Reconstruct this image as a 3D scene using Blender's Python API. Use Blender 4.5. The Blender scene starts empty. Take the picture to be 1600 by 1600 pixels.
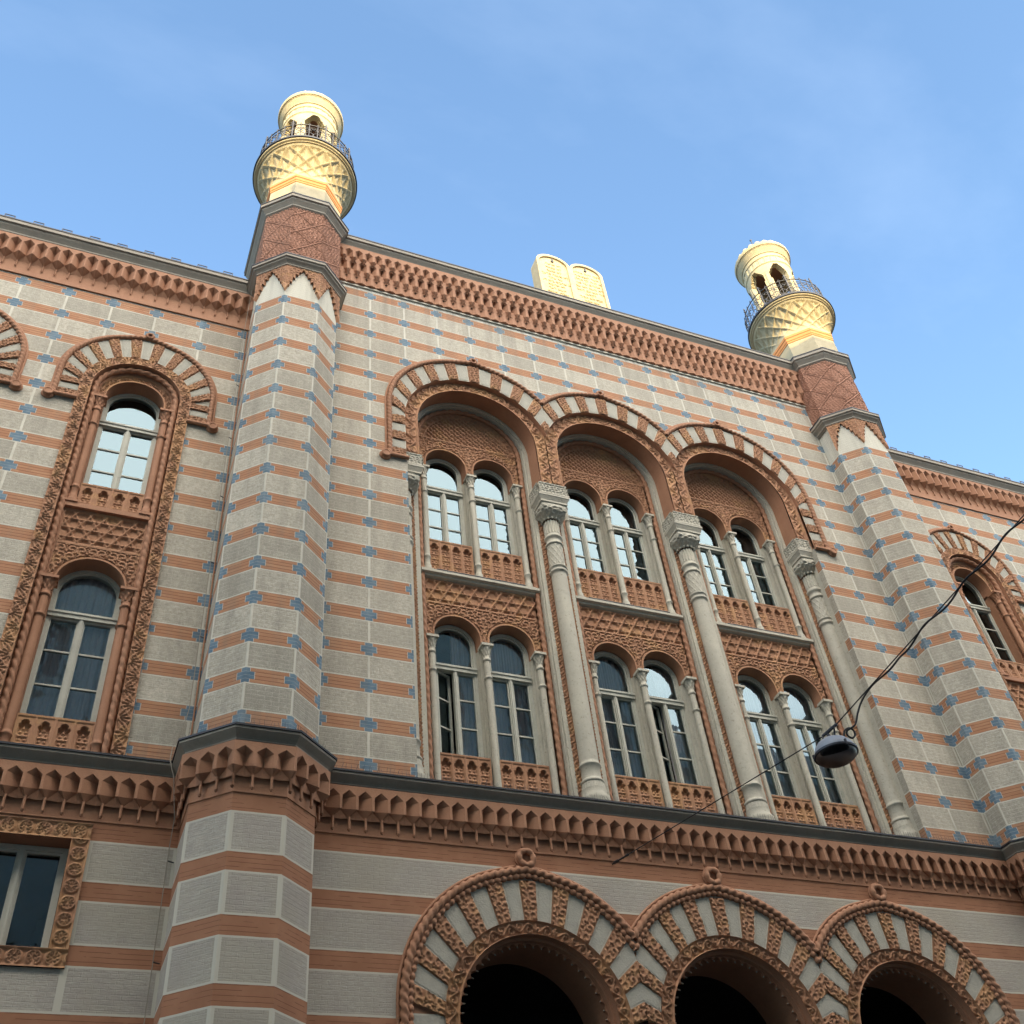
import bpy, math, random
import numpy as np
from mathutils import Vector, Matrix
pi = math.pi
sc = bpy.context.scene
COL = sc.collection
rng = random.Random(7)

# ---------------------------------------------------------------- camera
CAM = Vector((-7.7806, -11.1901, 1.6))
def rot_cam(a, b, c):
    Rz = Matrix.Rotation(a, 3, 'Z'); Rx = Matrix.Rotation(b, 3, 'X'); Rr = Matrix.Rotation(c, 3, 'Z')
    return Rz @ Rx @ Rr
RC = rot_cam(math.radians(-26.47087), math.radians(134.10925), math.radians(-7.25503))
cd = bpy.data.cameras.new('camera'); cam = bpy.data.objects.new('camera', cd); COL.objects.link(cam)
cam.matrix_world = Matrix.Translation(CAM) @ RC.to_4x4()
cd.sensor_width = 36; cd.lens = 36 * 1655.94 / 1600; cd.clip_start = 0.05; cd.clip_end = 2000
sc.camera = cam

# ---------------------------------------------------------------- sky, sun, exposure
SUN_EL = math.radians(15.0); SUN_AZ = math.radians(188.5)      # clockwise from +Y: the sun stands behind the camera
w = bpy.data.worlds.new('World'); sc.world = w; w.use_nodes = True
nt = w.node_tree; nt.nodes.clear()
out = nt.nodes.new('ShaderNodeOutputWorld'); bg = nt.nodes.new('ShaderNodeBackground')
sky = nt.nodes.new('ShaderNodeTexSky'); sky.sky_type = 'NISHITA'; sky.sun_disc = False
sky.sun_elevation = SUN_EL; sky.sun_rotation = SUN_AZ; sky.altitude = 100
sky.air_density = 1.0; sky.dust_density = 1.2; sky.ozone_density = 1.5
# thin high cirrus
tc = nt.nodes.new('ShaderNodeTexCoord'); mp = nt.nodes.new('ShaderNodeMapping')
mp.inputs['Scale'].default_value = (1.2, 3.0, 4.0); mp.inputs['Rotation'].default_value = (0.3, 0.5, 0.4)
nz = nt.nodes.new('ShaderNodeTexNoise'); nz.inputs['Scale'].default_value = 1.6; nz.inputs['Detail'].default_value = 6
nz.inputs['Roughness'].default_value = 0.55
cr = nt.nodes.new('ShaderNodeMapRange'); cr.inputs['From Min'].default_value = 0.52; cr.inputs['From Max'].default_value = 0.8
cr.inputs['To Min'].default_value = 0; cr.inputs['To Max'].default_value = 0.055
mx = nt.nodes.new('ShaderNodeMix'); mx.data_type = 'RGBA'
nt.links.new(tc.outputs['Generated'], mp.inputs['Vector']); nt.links.new(mp.outputs[0], nz.inputs['Vector'])
nt.links.new(nz.outputs['Fac'], cr.inputs['Value']); nt.links.new(cr.outputs[0], mx.inputs['Factor'])
gain = nt.nodes.new('ShaderNodeMix'); gain.data_type = 'RGBA'; gain.blend_type = 'MULTIPLY'; gain.inputs['Factor'].default_value = 1
_A = lambda n, k: [q for q in n.inputs if q.name == k and q.type == 'RGBA'][0]
nt.links.new(sky.outputs[0], _A(gain, 'A')); _A(gain, 'B').default_value = (1.08, 1.20, 1.25, 1)
nt.links.new([q for q in gain.outputs if q.type == 'RGBA'][0], _A(mx, 'A')); _A(mx, 'B').default_value = (5.0, 5.6, 6.4, 1)
# glow added on the sun's side, behind the camera, to brighten the shaded front
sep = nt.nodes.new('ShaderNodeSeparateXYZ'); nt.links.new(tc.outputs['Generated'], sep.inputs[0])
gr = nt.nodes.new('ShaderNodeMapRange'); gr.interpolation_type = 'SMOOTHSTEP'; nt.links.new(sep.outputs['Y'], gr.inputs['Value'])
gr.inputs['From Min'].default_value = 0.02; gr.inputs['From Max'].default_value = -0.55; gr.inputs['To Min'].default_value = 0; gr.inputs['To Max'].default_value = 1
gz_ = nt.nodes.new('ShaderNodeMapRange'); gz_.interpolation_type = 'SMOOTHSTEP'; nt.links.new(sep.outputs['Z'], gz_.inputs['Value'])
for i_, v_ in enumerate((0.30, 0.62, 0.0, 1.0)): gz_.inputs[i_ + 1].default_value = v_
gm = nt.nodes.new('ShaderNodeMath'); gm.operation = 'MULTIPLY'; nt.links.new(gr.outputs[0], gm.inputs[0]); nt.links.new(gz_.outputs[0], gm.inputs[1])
fill_glow = nt.nodes.new('ShaderNodeMix'); fill_glow.data_type = 'RGBA'; nt.links.new(gm.outputs[0], fill_glow.inputs['Factor'])
nt.links.new([q for q in mx.outputs if q.type == 'RGBA'][0], _A(fill_glow, 'A')); _A(fill_glow, 'B').default_value = (16.8, 15.6, 14.0, 1)
nt.links.new([q for q in fill_glow.outputs if q.type == 'RGBA'][0], bg.inputs['Color']); bg.inputs['Strength'].default_value = 0.15
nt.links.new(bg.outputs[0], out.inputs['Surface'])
sl = bpy.data.lights.new('sun', 'SUN'); sl.energy = 2.45; sl.angle = math.radians(0.5); sl.color = (1.0, 0.74, 0.34)
so = bpy.data.objects.new('sun', sl); COL.objects.link(so)
sd = Vector((math.sin(SUN_AZ) * math.cos(SUN_EL), math.cos(SUN_AZ) * math.cos(SUN_EL), math.sin(SUN_EL)))
so.rotation_euler = sd.to_track_quat('Z', 'Y').to_euler(); so.location = sd * 60
sc.view_settings.view_transform = 'Standard'; sc.view_settings.look = 'None'
sc.view_settings.gamma = 1; sc.view_settings.use_curve_mapping = False
sc.view_settings.exposure = 1.6

# ---------------------------------------------------------------- dimensions read off the facade
Z0, DZ = 18.830, 0.59875           # first coloured course and the distance between courses
def row(j): return Z0 - j * DZ
WY = 0.27                          # plane of the side wings
TX = 6.03                          # tower axis
BAYS = (-2.64, 0.0, 2.64)

# ---------------------------------------------------------------- node helper
class X:
    """a socket that can be used in arithmetic"""
    def __init__(s, t, k): s.t = t; s.k = k
    def op(s, o, b=None, c=None):
        n = s.t.nodes.new('ShaderNodeMath'); n.operation = o
        for i, v in enumerate((s, b, c)):
            if v is None: continue
            if isinstance(v, X): s.t.links.new(v.k, n.inputs[i])
            else: n.inputs[i].default_value = v
        return X(s.t, n.outputs[0])
    def __add__(s, b): return s.op('ADD', b)
    def __sub__(s, b): return s.op('SUBTRACT', b)
    def __mul__(s, b): return s.op('MULTIPLY', b)
    def __lt__(s, b): return s.op('LESS_THAN', b)
    def __gt__(s, b): return s.op('GREATER_THAN', b)
    def rnd(s): return s.op('ROUND')
    def abs(s): return s.op('ABSOLUTE')
def mixc(t, f, a, b, mode='MIX'):
    n = t.nodes.new('ShaderNodeMix'); n.data_type = 'RGBA'; n.blend_type = mode
    for k, v in (('Factor', f), ('A', a), ('B', b)):
        i = n.inputs[k] if k == 'Factor' else [q for q in n.inputs if q.name == k and q.type == 'RGBA'][0]
        if isinstance(v, X): t.links.new(v.k, i)
        elif isinstance(v, (tuple, list)): i.default_value = (*v[:3], 1)
        elif isinstance(v, (int, float)): i.default_value = v
        else: t.links.new(v, i)
    return [q for q in n.outputs if q.type == 'RGBA'][0]
def noise(t, vec, scale, detail=4, rough=0.6, sc3=None):
    if sc3 is not None:
        m = t.nodes.new('ShaderNodeMapping'); m.inputs['Scale'].default_value = sc3; t.links.new(vec, m.inputs['Vector']); vec = m.outputs[0]
    n = t.nodes.new('ShaderNodeTexNoise'); n.inputs['Scale'].default_value = scale; n.inputs['Detail'].default_value = detail
    n.inputs['Roughness'].default_value = rough; t.links.new(vec, n.inputs['Vector']); return X(t, n.outputs['Fac'])
def rmap(t, x, a, b, c, d):
    n = t.nodes.new('ShaderNodeMapRange'); t.links.new(x.k, n.inputs['Value'])
    for i, v in enumerate((a, b, c, d)): n.inputs[i + 1].default_value = v
    return X(t, n.outputs[0])
def newmat(name, rough=0.85, spec=0.3):
    m = bpy.data.materials.new(name); m.use_nodes = True; t = m.node_tree; p = t.nodes['Principled BSDF']
    p.inputs['Roughness'].default_value = rough; p.inputs['Specular IOR Level'].default_value = spec
    return m, t, p
def bump(t, p, h, dist, strength=1.0, prev=None):
    b = t.nodes.new('ShaderNodeBump'); b.inputs['Distance'].default_value = dist; b.inputs['Strength'].default_value = strength
    t.links.new(h.k, b.inputs['Height'])
    if prev is not None: t.links.new(prev.outputs[0], b.inputs['Normal'])
    t.links.new(b.outputs[0], p.inputs['Normal']); return b
def geo(t): return t.nodes.new('ShaderNodeNewGeometry').outputs['Position']

def simple_mat(name, c1, c2, scale=3.0, rough=0.85, bumpd=0.002, fine=60.0, spots=None, spec=0.3, metal=0.0, streak=0.25):
    m, t, p = newmat(name, rough, spec); g = geo(t); p.inputs['Metallic'].default_value = metal
    a = noise(t, g, scale, 6); b = noise(t, g, fine, 3); st = noise(t, g, 1.0, 4, 0.6, (9, 9, 0.8))
    f = rmap(t, a * (1 - streak) + st * streak, 0.35, 0.65, 0, 1)
    c = mixc(t, f, c1, c2)
    c = mixc(t, rmap(t, b, 0.3, 0.7, 0.0, 0.28), c, tuple(v * 0.6 for v in c1)); c = mixc(t, rmap(t, noise(t, g, 7, 5, 0.75), 0.52, 0.66, 0, 0.30), c, tuple(v * 0.72 for v in c2))
    if spots:
        s = noise(t, g, spots[1], 5, 0.7); c = mixc(t, rmap(t, s, spots[2], spots[2] + 0.06, 0, spots[3]), c, spots[0])
    t.links.new(c, p.inputs['Base Color'])
    if bumpd: bump(t, p, b, bumpd)
    return m

TERRA = (0.395, 0.205, 0.122); TERRA2 = (0.32, 0.158, 0.092)
M = {}
M['terra'] = simple_mat('terracotta', TERRA, TERRA2, 2.2, 0.8)
M['terra_carved'] = simple_mat('terracotta_carved', (0.405, 0.215, 0.122), (0.33, 0.165, 0.094), 2.8, 0.8, spots=((0.46, 0.26, 0.12), 1.7, 0.52, 0.5))
M['terra_pink'] = simple_mat('terracotta_drum', (0.44, 0.225, 0.150), (0.35, 0.170, 0.110), 4, 0.85)
M['cream'] = simple_mat('limestone', (0.52, 0.49, 0.40), (0.42, 0.395, 0.33), 2.0, 0.75, 0.003, 40, spots=((0.20, 0.18, 0.14), 22, 0.60, 0.55))
M['lime'] = simple_mat('lime_mortar', (0.56, 0.53, 0.44), (0.50, 0.47, 0.40), 3.0, 0.85)
M['voussoir'] = simple_mat('voussoir_stone', (0.42, 0.40, 0.34), (0.33, 0.32, 0.275), 5.0, 0.9, 0.004, 45)
M['minaret'] = simple_mat('minaret_stone', (0.52, 0.445, 0.295), (0.40, 0.335, 0.215), 3.0, 0.8, 0.003, 50, spots=((0.30, 0.25, 0.17), 9, 0.62, 0.4))
M['orange'] = simple_mat('orange_band', (0.62, 0.27, 0.10), (0.52, 0.22, 0.08), 3.0, 0.8)
M['cornice'] = simple_mat('cornice_stone', (0.34, 0.30, 0.245), (0.27, 0.235, 0.19), 1.5, 0.7, 0.001, 30)
M['flash'] = simple_mat('flashing', (0.055, 0.057, 0.065), (0.035, 0.036, 0.042), 2.0, 0.45, 0, 30, metal=0.6)
M['paint'] = simple_mat('window_paint', (0.50, 0.50, 0.43), (0.43, 0.43, 0.37), 3.0, 0.5, 0, 30)
M['iron'] = simple_mat('wrought_iron', (0.10, 0.10, 0.11), (0.07, 0.07, 0.08), 3.0, 0.5, 0, 30, metal=0.5)
M['cable'] = simple_mat('cable_rubber', (0.03, 0.028, 0.03), (0.02, 0.02, 0.02), 3.0, 0.6, 0, 30)
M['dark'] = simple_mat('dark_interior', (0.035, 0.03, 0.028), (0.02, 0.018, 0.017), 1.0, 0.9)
M['curtain'] = simple_mat('curtain', (0.80, 0.77, 0.78), (0.70, 0.67, 0.69), 2.0, 0.9, 0)
M['lamp_grey'] = simple_mat('lamp_enamel', (0.40, 0.42, 0.46), (0.34, 0.36, 0.40), 4.0, 0.4, 0, 30)
M['roof'] = simple_mat('roof_sheet', (0.10, 0.10, 0.11), (0.07, 0.07, 0.08), 1.0, 0.6)
M['stucco'] = simple_mat('stucco', (0.62, 0.58, 0.50), (0.55, 0.51, 0.44), 0.8, 0.9)
M['asphalt'] = simple_mat('asphalt', (0.055, 0.055, 0.055), (0.04, 0.04, 0.04), 0.6, 0.9, 0.004, 80)
M['paving'] = simple_mat('paving', (0.22, 0.21, 0.20), (0.17, 0.165, 0.16), 1.2, 0.9, 0.003, 50)
M['gold'] = simple_mat('letter_gilding', (0.46, 0.36, 0.18), (0.36, 0.27, 0.12), 3.0, 0.6, 0, 30)

def glass_mat(name, refl, wob, tint=(1.0, 0.99, 0.98, 1), rough=0.015, gc=(0.315, 0.435, 0.505, 1)):
    m = bpy.data.materials.new(name); m.use_nodes = True; t = m.node_tree; t.nodes.clear()
    o = t.nodes.new('ShaderNodeOutputMaterial'); tr = t.nodes.new('ShaderNodeBsdfTransparent'); gl = t.nodes.new('ShaderNodeBsdfGlossy')
    tr.inputs[0].default_value = tint; gl.inputs['Roughness'].default_value = rough; gl.inputs[0].default_value = gc
    mxs = t.nodes.new('ShaderNodeMixShader'); fr = t.nodes.new('ShaderNodeFresnel'); fr.inputs[0].default_value = 1.5
    f = X(t, fr.outputs[0]) * 1.4 + refl
    n = noise(t, geo(t), 2.3, 2, 0.5); b = t.nodes.new('ShaderNodeBump'); b.inputs['Distance'].default_value = wob
    t.links.new(n.k, b.inputs['Height']); t.links.new(b.outputs[0], gl.inputs['Normal'])
    t.links.new(f.k, mxs.inputs[0]); t.links.new(tr.outputs[0], mxs.inputs[1]); t.links.new(gl.outputs[0], mxs.inputs[2])
    t.links.new(mxs.outputs[0], o.inputs[0]); return m
M['glass'] = glass_mat('window_glass', 0.17, 0.004)
M['lens'] = glass_mat('lamp_glass', 0.03, 0.0, (0.16, 0.16, 0.165, 1), 0.4, (0.22, 0.21, 0.21, 1))

def course_wall(name, ztop):
    """pale combed panels between striped courses with blue crosses; UVMap = (distance to cross, height), UV2 = (panel id, run)"""
    m, t, p = newmat(name, 0.88, 0.25); g = geo(t)
    def uv(nm):
        n = t.nodes.new('ShaderNodeUVMap'); n.uv_map = nm; s = t.nodes.new('ShaderNodeSeparateXYZ'); t.links.new(n.outputs[0], s.inputs[0])
        return X(t, s.outputs[0]), X(t, s.outputs[1]), n.outputs[0]
    d, z, _ = uv('UVMap'); pid, run, u2 = uv('UV2'); wob = (noise(t, g, 9, 3) - 0.5) * 0.012
    d = d + wob; z = z + (noise(t, g, 6, 3) - 0.5) * 0.008
    ad = d.abs(); r = (X(t, z.k) * -1.0 + Z0) * (1 / DZ); n = r.rnd().op('MAXIMUM', ztop); zz = (r - n) * DZ; a = zz.abs()
    stripe = a < 0.106; panel = a > 0.126; above = (zz * -1.0) > 0.126; above = above * (n < (ztop + 0.5))
    joint = panel * (ad < 0.017)
    core = a < 0.054; hw = core * 0.058 + 0.050
    blue = stripe * (ad < hw); edge = stripe * (ad < (hw + 0.009)) - blue
    course = (zz - ((zz * (1 / 0.053)).rnd() * 0.053)).abs() < 0.0045
    inb = ((zz - (((zz * (1 / 0.053)).rnd()) * 0.053)).abs() < 0.0035) * blue
    # panel tone
    wn = t.nodes.new('ShaderNodeTexWhiteNoise'); wn.noise_dimensions = '2D'; cx = t.nodes.new('ShaderNodeCombineXYZ')
    rowi = (r.op('FLOOR')); t.links.new(pid.k, cx.inputs[0]); t.links.new(rowi.k, cx.inputs[1]); t.links.new(cx.outputs[0], wn.inputs['Vector'])
    tone = X(t, wn.outputs['Value'])
    comb = noise(t, g, 1, 5, 0.7, (14, 14, 70)); big = noise(t, g, 1.3, 5); fine = noise(t, g, 75, 3, 0.7)
    br = t.nodes.new('ShaderNodeTexBrick'); br.inputs['Scale'].default_value = 1; br.inputs['Brick Width'].default_value = 0.17; br.inputs['Row Height'].default_value = 0.062
    br.inputs['Mortar Size'].default_value = 0.006; br.inputs['Mortar Smooth'].default_value = 0.6
    cc = t.nodes.new('ShaderNodeCombineXYZ'); t.links.new(run.k, cc.inputs[0]); t.links.new(z.k, cc.inputs[1]); t.links.new(cc.outputs[0], br.inputs['Vector'])
    brick = X(t, br.outputs['Fac'])
    mot = noise(t, g, 24, 4, 0.75); f = rmap(t, comb * 0.3 + fine * 0.2 + big * 0.2 + mot * 0.3, 0.38, 0.62, 0, 1)
    stone = mixc(t, f, (0.275, 0.252, 0.205), (0.62, 0.575, 0.48))
    stone = mixc(t, rmap(t, noise(t, g, 11, 5, 0.75), 0.45, 0.72, 0, 0.5), stone, (0.24, 0.225, 0.19)); stone = mixc(t, (tone.op('POWER', 1.6)) * 0.62, stone, (0.25, 0.235, 0.195)); stone = mixc(t, (noise(t, g, 1, 3, 0.8, (55, 55, 40)) > 0.60) * 0.35, stone, (0.60, 0.57, 0.48))
    stone = mixc(t, brick * (noise(t, g, 3, 3) * 0.55), stone, (0.50, 0.48, 0.41))
    tn = noise(t, g, 1, 4, 0.6, (3, 3, 30))
    terra = mixc(t, rmap(t, tn, 0.35, 0.65, 0, 1), (0.39, 0.200, 0.112), (0.455, 0.252, 0.145))
    wb = t.nodes.new('ShaderNodeTexWhiteNoise'); wb.noise_dimensions = '2D'; cb_ = t.nodes.new('ShaderNodeCombineXYZ'); ri = (z * (1 / 0.053)).rnd(); t.links.new(((run * 4.2) + (ri * 0.37)).op('FLOOR').k, cb_.inputs[0]); t.links.new(ri.k, cb_.inputs[1]); t.links.new(cb_.outputs[0], wb.inputs['Vector'])
    terra = mixc(t, X(t, wb.outputs['Value']) * 0.38, terra, (0.30, 0.125, 0.07)); terra = mixc(t, course * 0.75, terra, (0.19, 0.07, 0.04))
    bl = mixc(t, rmap(t, noise(t, g, 5, 4), 0.35, 0.65, 0, 1), (0.085, 0.145, 0.205), (0.165, 0.24, 0.30))
    limec = mixc(t, rmap(t, noise(t, g, 7, 4), 0.3, 0.7, 0, 1), (0.50, 0.48, 0.41), (0.60, 0.575, 0.49))
    c = mixc(t, stripe, limec, terra); c = mixc(t, panel, c, stone); c = mixc(t, joint, c, limec)
    c = mixc(t, blue, c, bl); c = mixc(t, edge.op('MAXIMUM', inb * 0.5) * 0.7, c, (0.46, 0.48, 0.45)); c = mixc(t, above, c, (0.56, 0.54, 0.46))
    c = mixc(t, rmap(t, noise(t, g, 1, 5, 0.6, (5, 5, 0.5)), 0.47, 0.75, 0, 0.36), c, (0.19, 0.175, 0.14))
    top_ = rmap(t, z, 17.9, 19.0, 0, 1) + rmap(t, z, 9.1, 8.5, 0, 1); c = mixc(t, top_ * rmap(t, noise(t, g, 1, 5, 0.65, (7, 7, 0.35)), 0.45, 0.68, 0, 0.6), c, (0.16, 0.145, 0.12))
    t.links.new(c, p.inputs['Base Color'])
    flat = panel * (joint * -1.0 + 1.0)
    h = flat * (comb * 0.5 + fine * 0.4 - brick * 0.25) - flat * 0.6 - stripe * 0.7 - (course * stripe) * 0.5
    bump(t, p, h, 0.010, 0.9); return m
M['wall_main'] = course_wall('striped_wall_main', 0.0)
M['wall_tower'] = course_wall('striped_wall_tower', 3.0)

def ground_wall():
    m, t, p = newmat('banded_ground_wall', 0.9, 0.2); g = geo(t)
    def uv(nm):
        n = t.nodes.new('ShaderNodeUVMap'); n.uv_map = nm; s = t.nodes.new('ShaderNodeSeparateXYZ'); t.links.new(n.outputs[0], s.inputs[0])
        return X(t, s.outputs[0]), X(t, s.outputs[1])
    d, z = uv('UVMap'); pid, run = uv('UV2'); z = z + (noise(t, g, 6, 3) - 0.5) * 0.008
    r = (z * -1.0 + 7.585) * (1 / 0.672); zz = (r - r.rnd()) * 0.672; a = zz.abs()   # stripe centres 6.913, 6.241 ...
    top = z > 7.496; stripe = (a < 0.103).op('MAXIMUM', top); lim = ((a < 0.126).op('MAXIMUM', d.abs() < 0.036)) * (stripe * -1.0 + 1.0)
    comb = noise(t, g, 1, 5, 0.7, (12, 12, 90)); fine = noise(t, g, 70, 3, 0.7); big = noise(t, g, 1.1, 6, 0.65)
    br = t.nodes.new('ShaderNodeTexBrick'); br.inputs['Scale'].default_value = 1; br.inputs['Brick Width'].default_value = 0.14; br.inputs['Row Height'].default_value = 0.052
    br.inputs['Mortar Size'].default_value = 0.004; br.inputs['Mortar Smooth'].default_value = 0.5
    cc = t.nodes.new('ShaderNodeCombineXYZ'); t.links.new(run.k, cc.inputs[0]); t.links.new(z.k, cc.inputs[1]); t.links.new(cc.outputs[0], br.inputs['Vector'])
    brick = X(t, br.outputs['Fac'])
    stone = mixc(t, rmap(t, comb * 0.5 + fine * 0.25 + big * 0.25, 0.36, 0.64, 0, 1), (0.29, 0.265, 0.225), (0.52, 0.485, 0.42))
    stone = mixc(t, brick * (noise(t, g, 2, 3) * 0.6), stone, (0.44, 0.42, 0.37)); stone = mixc(t, rmap(t, big, 0.42, 0.62, 0, 0.5), stone, (0.27, 0.235, 0.215)); stone = mixc(t, rmap(t, noise(t, g, 0.7, 4, 0.6), 0.48, 0.6, 0, 0.35), stone, (0.36, 0.33, 0.25))
    tz = (z * (1 / 0.0515)); line = ((tz - tz.rnd()).abs() < 0.06) * (noise(t, g, 1, 2, 0.5, (4, 4, 25)) > 0.47)
    terra = mixc(t, rmap(t, noise(t, g, 2.5, 5), 0.35, 0.65, 0, 1), (0.345, 0.170, 0.100), (0.29, 0.138, 0.080)); terra = mixc(t, line * 0.6, terra, (0.15, 0.055, 0.035))
    limec = (0.50, 0.475, 0.40)
    c = mixc(t, lim, stone, limec); c = mixc(t, stripe, c, terra)
    t.links.new(c, p.inputs['Base Color'])
    pn = (lim * -1.0 + 1.0) * (stripe * -1.0 + 1.0); h = pn * (comb * 0.55 + fine * 0.4 - brick * 0.3 - 0.6) - line * stripe * 0.4 - stripe * 0.3
    bump(t, p, h, 0.010, 0.9); return m
M['wall_ground'] = ground_wall()

# ---------------------------------------------------------------- mesh builder
class B:
    def __init__(s): s.V = []; s.n = 0; s.F = []; s.U = []; s.U2 = []; s.MI = []; s.S = []; s.mats = []
    def mi(s, m):
        m = M[m]
        if m not in s.mats: s.mats.append(m)
        return s.mats.index(m)
    def add(s, verts, faces, mat, smooth=False, uv=None, uv2=None):
        o = s.n; verts = np.asarray(verts, float).reshape(-1, 3); s.V.append(verts); s.n += len(verts); k = s.mi(mat)
        for i, f in enumerate(faces):
            s.F.append([o + j for j in f]); s.MI.append(k); s.S.append(smooth)
            s.U += uv[i] if uv else [(0, 0)] * len(f); s.U2 += uv2[i] if uv2 else [(0, 0)] * len(f)
    def grid(s, P, mat, smooth=True, cu=False, cv=False, mask=None):
        P = np.asarray(P, float); nu, nv = P.shape[:2]; F = []
        for i in range(nu if cu else nu - 1):
            i2 = (i + 1) % nu
            for j in range(nv if cv else nv - 1):
                if mask is not None and not mask[i, j]: continue
                j2 = (j + 1) % nv; F.append((i * nv + j, i2 * nv + j, i2 * nv + j2, i * nv + j2))
        s.add(P.reshape(-1, 3), F, mat, smooth)
    def quad(s, a, b, c, d, mat): s.add([a, b, c, d], [(0, 1, 2, 3)], mat)
    def box(s, x0, x1, y0, y1, z0, z1, mat):
        v = [(x, y, z) for x in (x0, x1) for y in (y0, y1) for z in (z0, z1)]
        s.add(v, [(0, 1, 3, 2), (4, 6, 7, 5), (0, 4, 5, 1), (2, 3, 7, 6), (0, 2, 6, 4), (1, 5, 7, 3)], mat)
    def tube(s, pts, r, mat, n=8, smooth=True, closed=False, rf=None):
        pts = np.asarray(pts, float); m = len(pts); T = np.zeros_like(pts)
        T[1:-1] = pts[2:] - pts[:-2]; T[0] = pts[1] - pts[0]; T[-1] = pts[-1] - pts[-2]
        if closed: T[0] = T[-1] = pts[1] - pts[-2]
        T /= np.linalg.norm(T, axis=1)[:, None] + 1e-12
        up = np.array([0, 1, 0.]) if abs(T[0][1]) < 0.9 else np.array([1., 0, 0]); N = np.zeros_like(pts)
        a = np.linspace(0, 2 * pi, n, endpoint=False); P = np.zeros((m, n, 3)); L = 0.0
        for i in range(m):
            u = up - T[i] * up.dot(T[i]); u /= np.linalg.norm(u) + 1e-12; up = u; v = np.cross(T[i], u)
            if i: L += np.linalg.norm(pts[i] - pts[i - 1])
            rr = (r if np.isscalar(r) else r[i]) * np.ones(n)
            if rf is not None: rr = rr * rf(L, a)
            P[i] = pts[i] + rr[:, None] * (np.cos(a)[:, None] * u + np.sin(a)[:, None] * v)
        s.grid(P, mat, smooth, cv=True)
        if not closed:
            for i in (0, m - 1): s.add(P[i], [tuple(range(n))], mat)
    def lathe(s, prof, cx, cy, mat, n=24, a0=0.0, a1=2 * pi, hf=None, smooth=True):
        full = abs(a1 - a0 - 2 * pi) < 1e-6; a = np.linspace(a0, a1, n + (0 if full else 1), endpoint=not full)
        pr = np.asarray(prof, float); R = pr[:, 0][None, :] * np.ones((len(a), 1)); Zz = pr[:, 1][None, :] * np.ones((len(a), 1)); A = a[:, None] * np.ones_like(R)
        if hf is not None: R = R + hf(A, Zz)
        s.grid(np.stack([cx + R * np.cos(A), cy + R * np.sin(A), Zz], -1), mat, smooth, cu=full)
    def disc_ngon(s, pts, mat): s.add(pts, [tuple(range(len(pts)))], mat)
    def build(s, name, parent=None, label=None, uvs=False):
        me = bpy.data.meshes.new(name); V = np.concatenate(s.V) if s.V else np.zeros((0, 3))
        me.vertices.add(len(V)); me.vertices.foreach_set('co', V.ravel())
        ln = np.array([len(f) for f in s.F]); li = np.concatenate([np.array(f) for f in s.F]); me.loops.add(len(li)); me.loops.foreach_set('vertex_index', li)
        me.polygons.add(len(s.F)); st = np.concatenate([[0], np.cumsum(ln)[:-1]]); me.polygons.foreach_set('loop_start', st); me.polygons.foreach_set('loop_total', ln)
        me.polygons.foreach_set('material_index', s.MI)
        for m in s.mats: me.materials.append(m)
        me.update(calc_edges=True); me.polygons.foreach_set('use_smooth', np.array(s.S, bool))
        if uvs:
            for nm, dat in (('UVMap', s.U), ('UV2', s.U2)):
                l = me.uv_layers.new(name=nm); l.data.foreach_set('uv', np.array(dat, float).ravel())
        me.validate(); ob = bpy.data.objects.new(name, me); COL.objects.link(ob)
        if parent is not None: ob.parent = parent
        if label: ob['label'] = label
        return ob
def empty(name, loc, label=None, cat=None, group=None):
    o = bpy.data.objects.new(name, None); COL.objects.link(o); o.location = loc
    if label: o['label'] = label; o['category'] = cat
    if group: o['group'] = group
    return o
def dup(o, parent, off=(0, 0, 0), mirror=False):
    c = o.copy(); COL.objects.link(c); c.parent = parent; c.location = Vector(o.location) + Vector(off)
    for ch in o.children:
        g = ch.copy(); COL.objects.link(g); g.parent = c
        for ch2 in ch.children:
            g2 = ch2.copy(); COL.objects.link(g2); g2.parent = g
    return c

# ---------------------------------------------------------------- relief height fields (metres)
def sm(x, w): return np.clip(1 - np.abs(x) / w, 0, 1) ** 0.7
def frac(x): return x - np.floor(x)
def swirl(x, y, n, k, r0):
    r = np.hypot(x, y) / r0; th = np.arctan2(y, x); return np.clip(np.cos(n * th + k * r) * 1.6, -1, 1) * np.clip(1.25 - r, 0, 1)
def h_arab(u, v, s=0.13, amp=0.02):
    """mirrored foliage scrolls, all over"""
    i = np.floor(u / s); j = np.floor(v / s); sx = np.where((i + j) % 2 == 0, 1, -1)
    x = (frac(u / s) - 0.5) * sx * s; y = (frac(v / s) - 0.5) * s
    a = swirl(x, y, 1, 7.5, s * 0.62)
    x2 = (frac(u / s + 0.5) - 0.5) * s; y2 = (frac(v / s + 0.5) - 0.5) * s
    b = np.clip(np.cos(4 * np.arctan2(y2, x2)) * 1.5, -1, 1) * np.clip(1.1 - np.hypot(x2, y2) / (s * 0.33), 0, 1)
    return amp * 1.3 * (0.5 + 0.5 * np.clip(np.maximum(a, b * 1.1) * 2.2, -1, 1))
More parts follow.
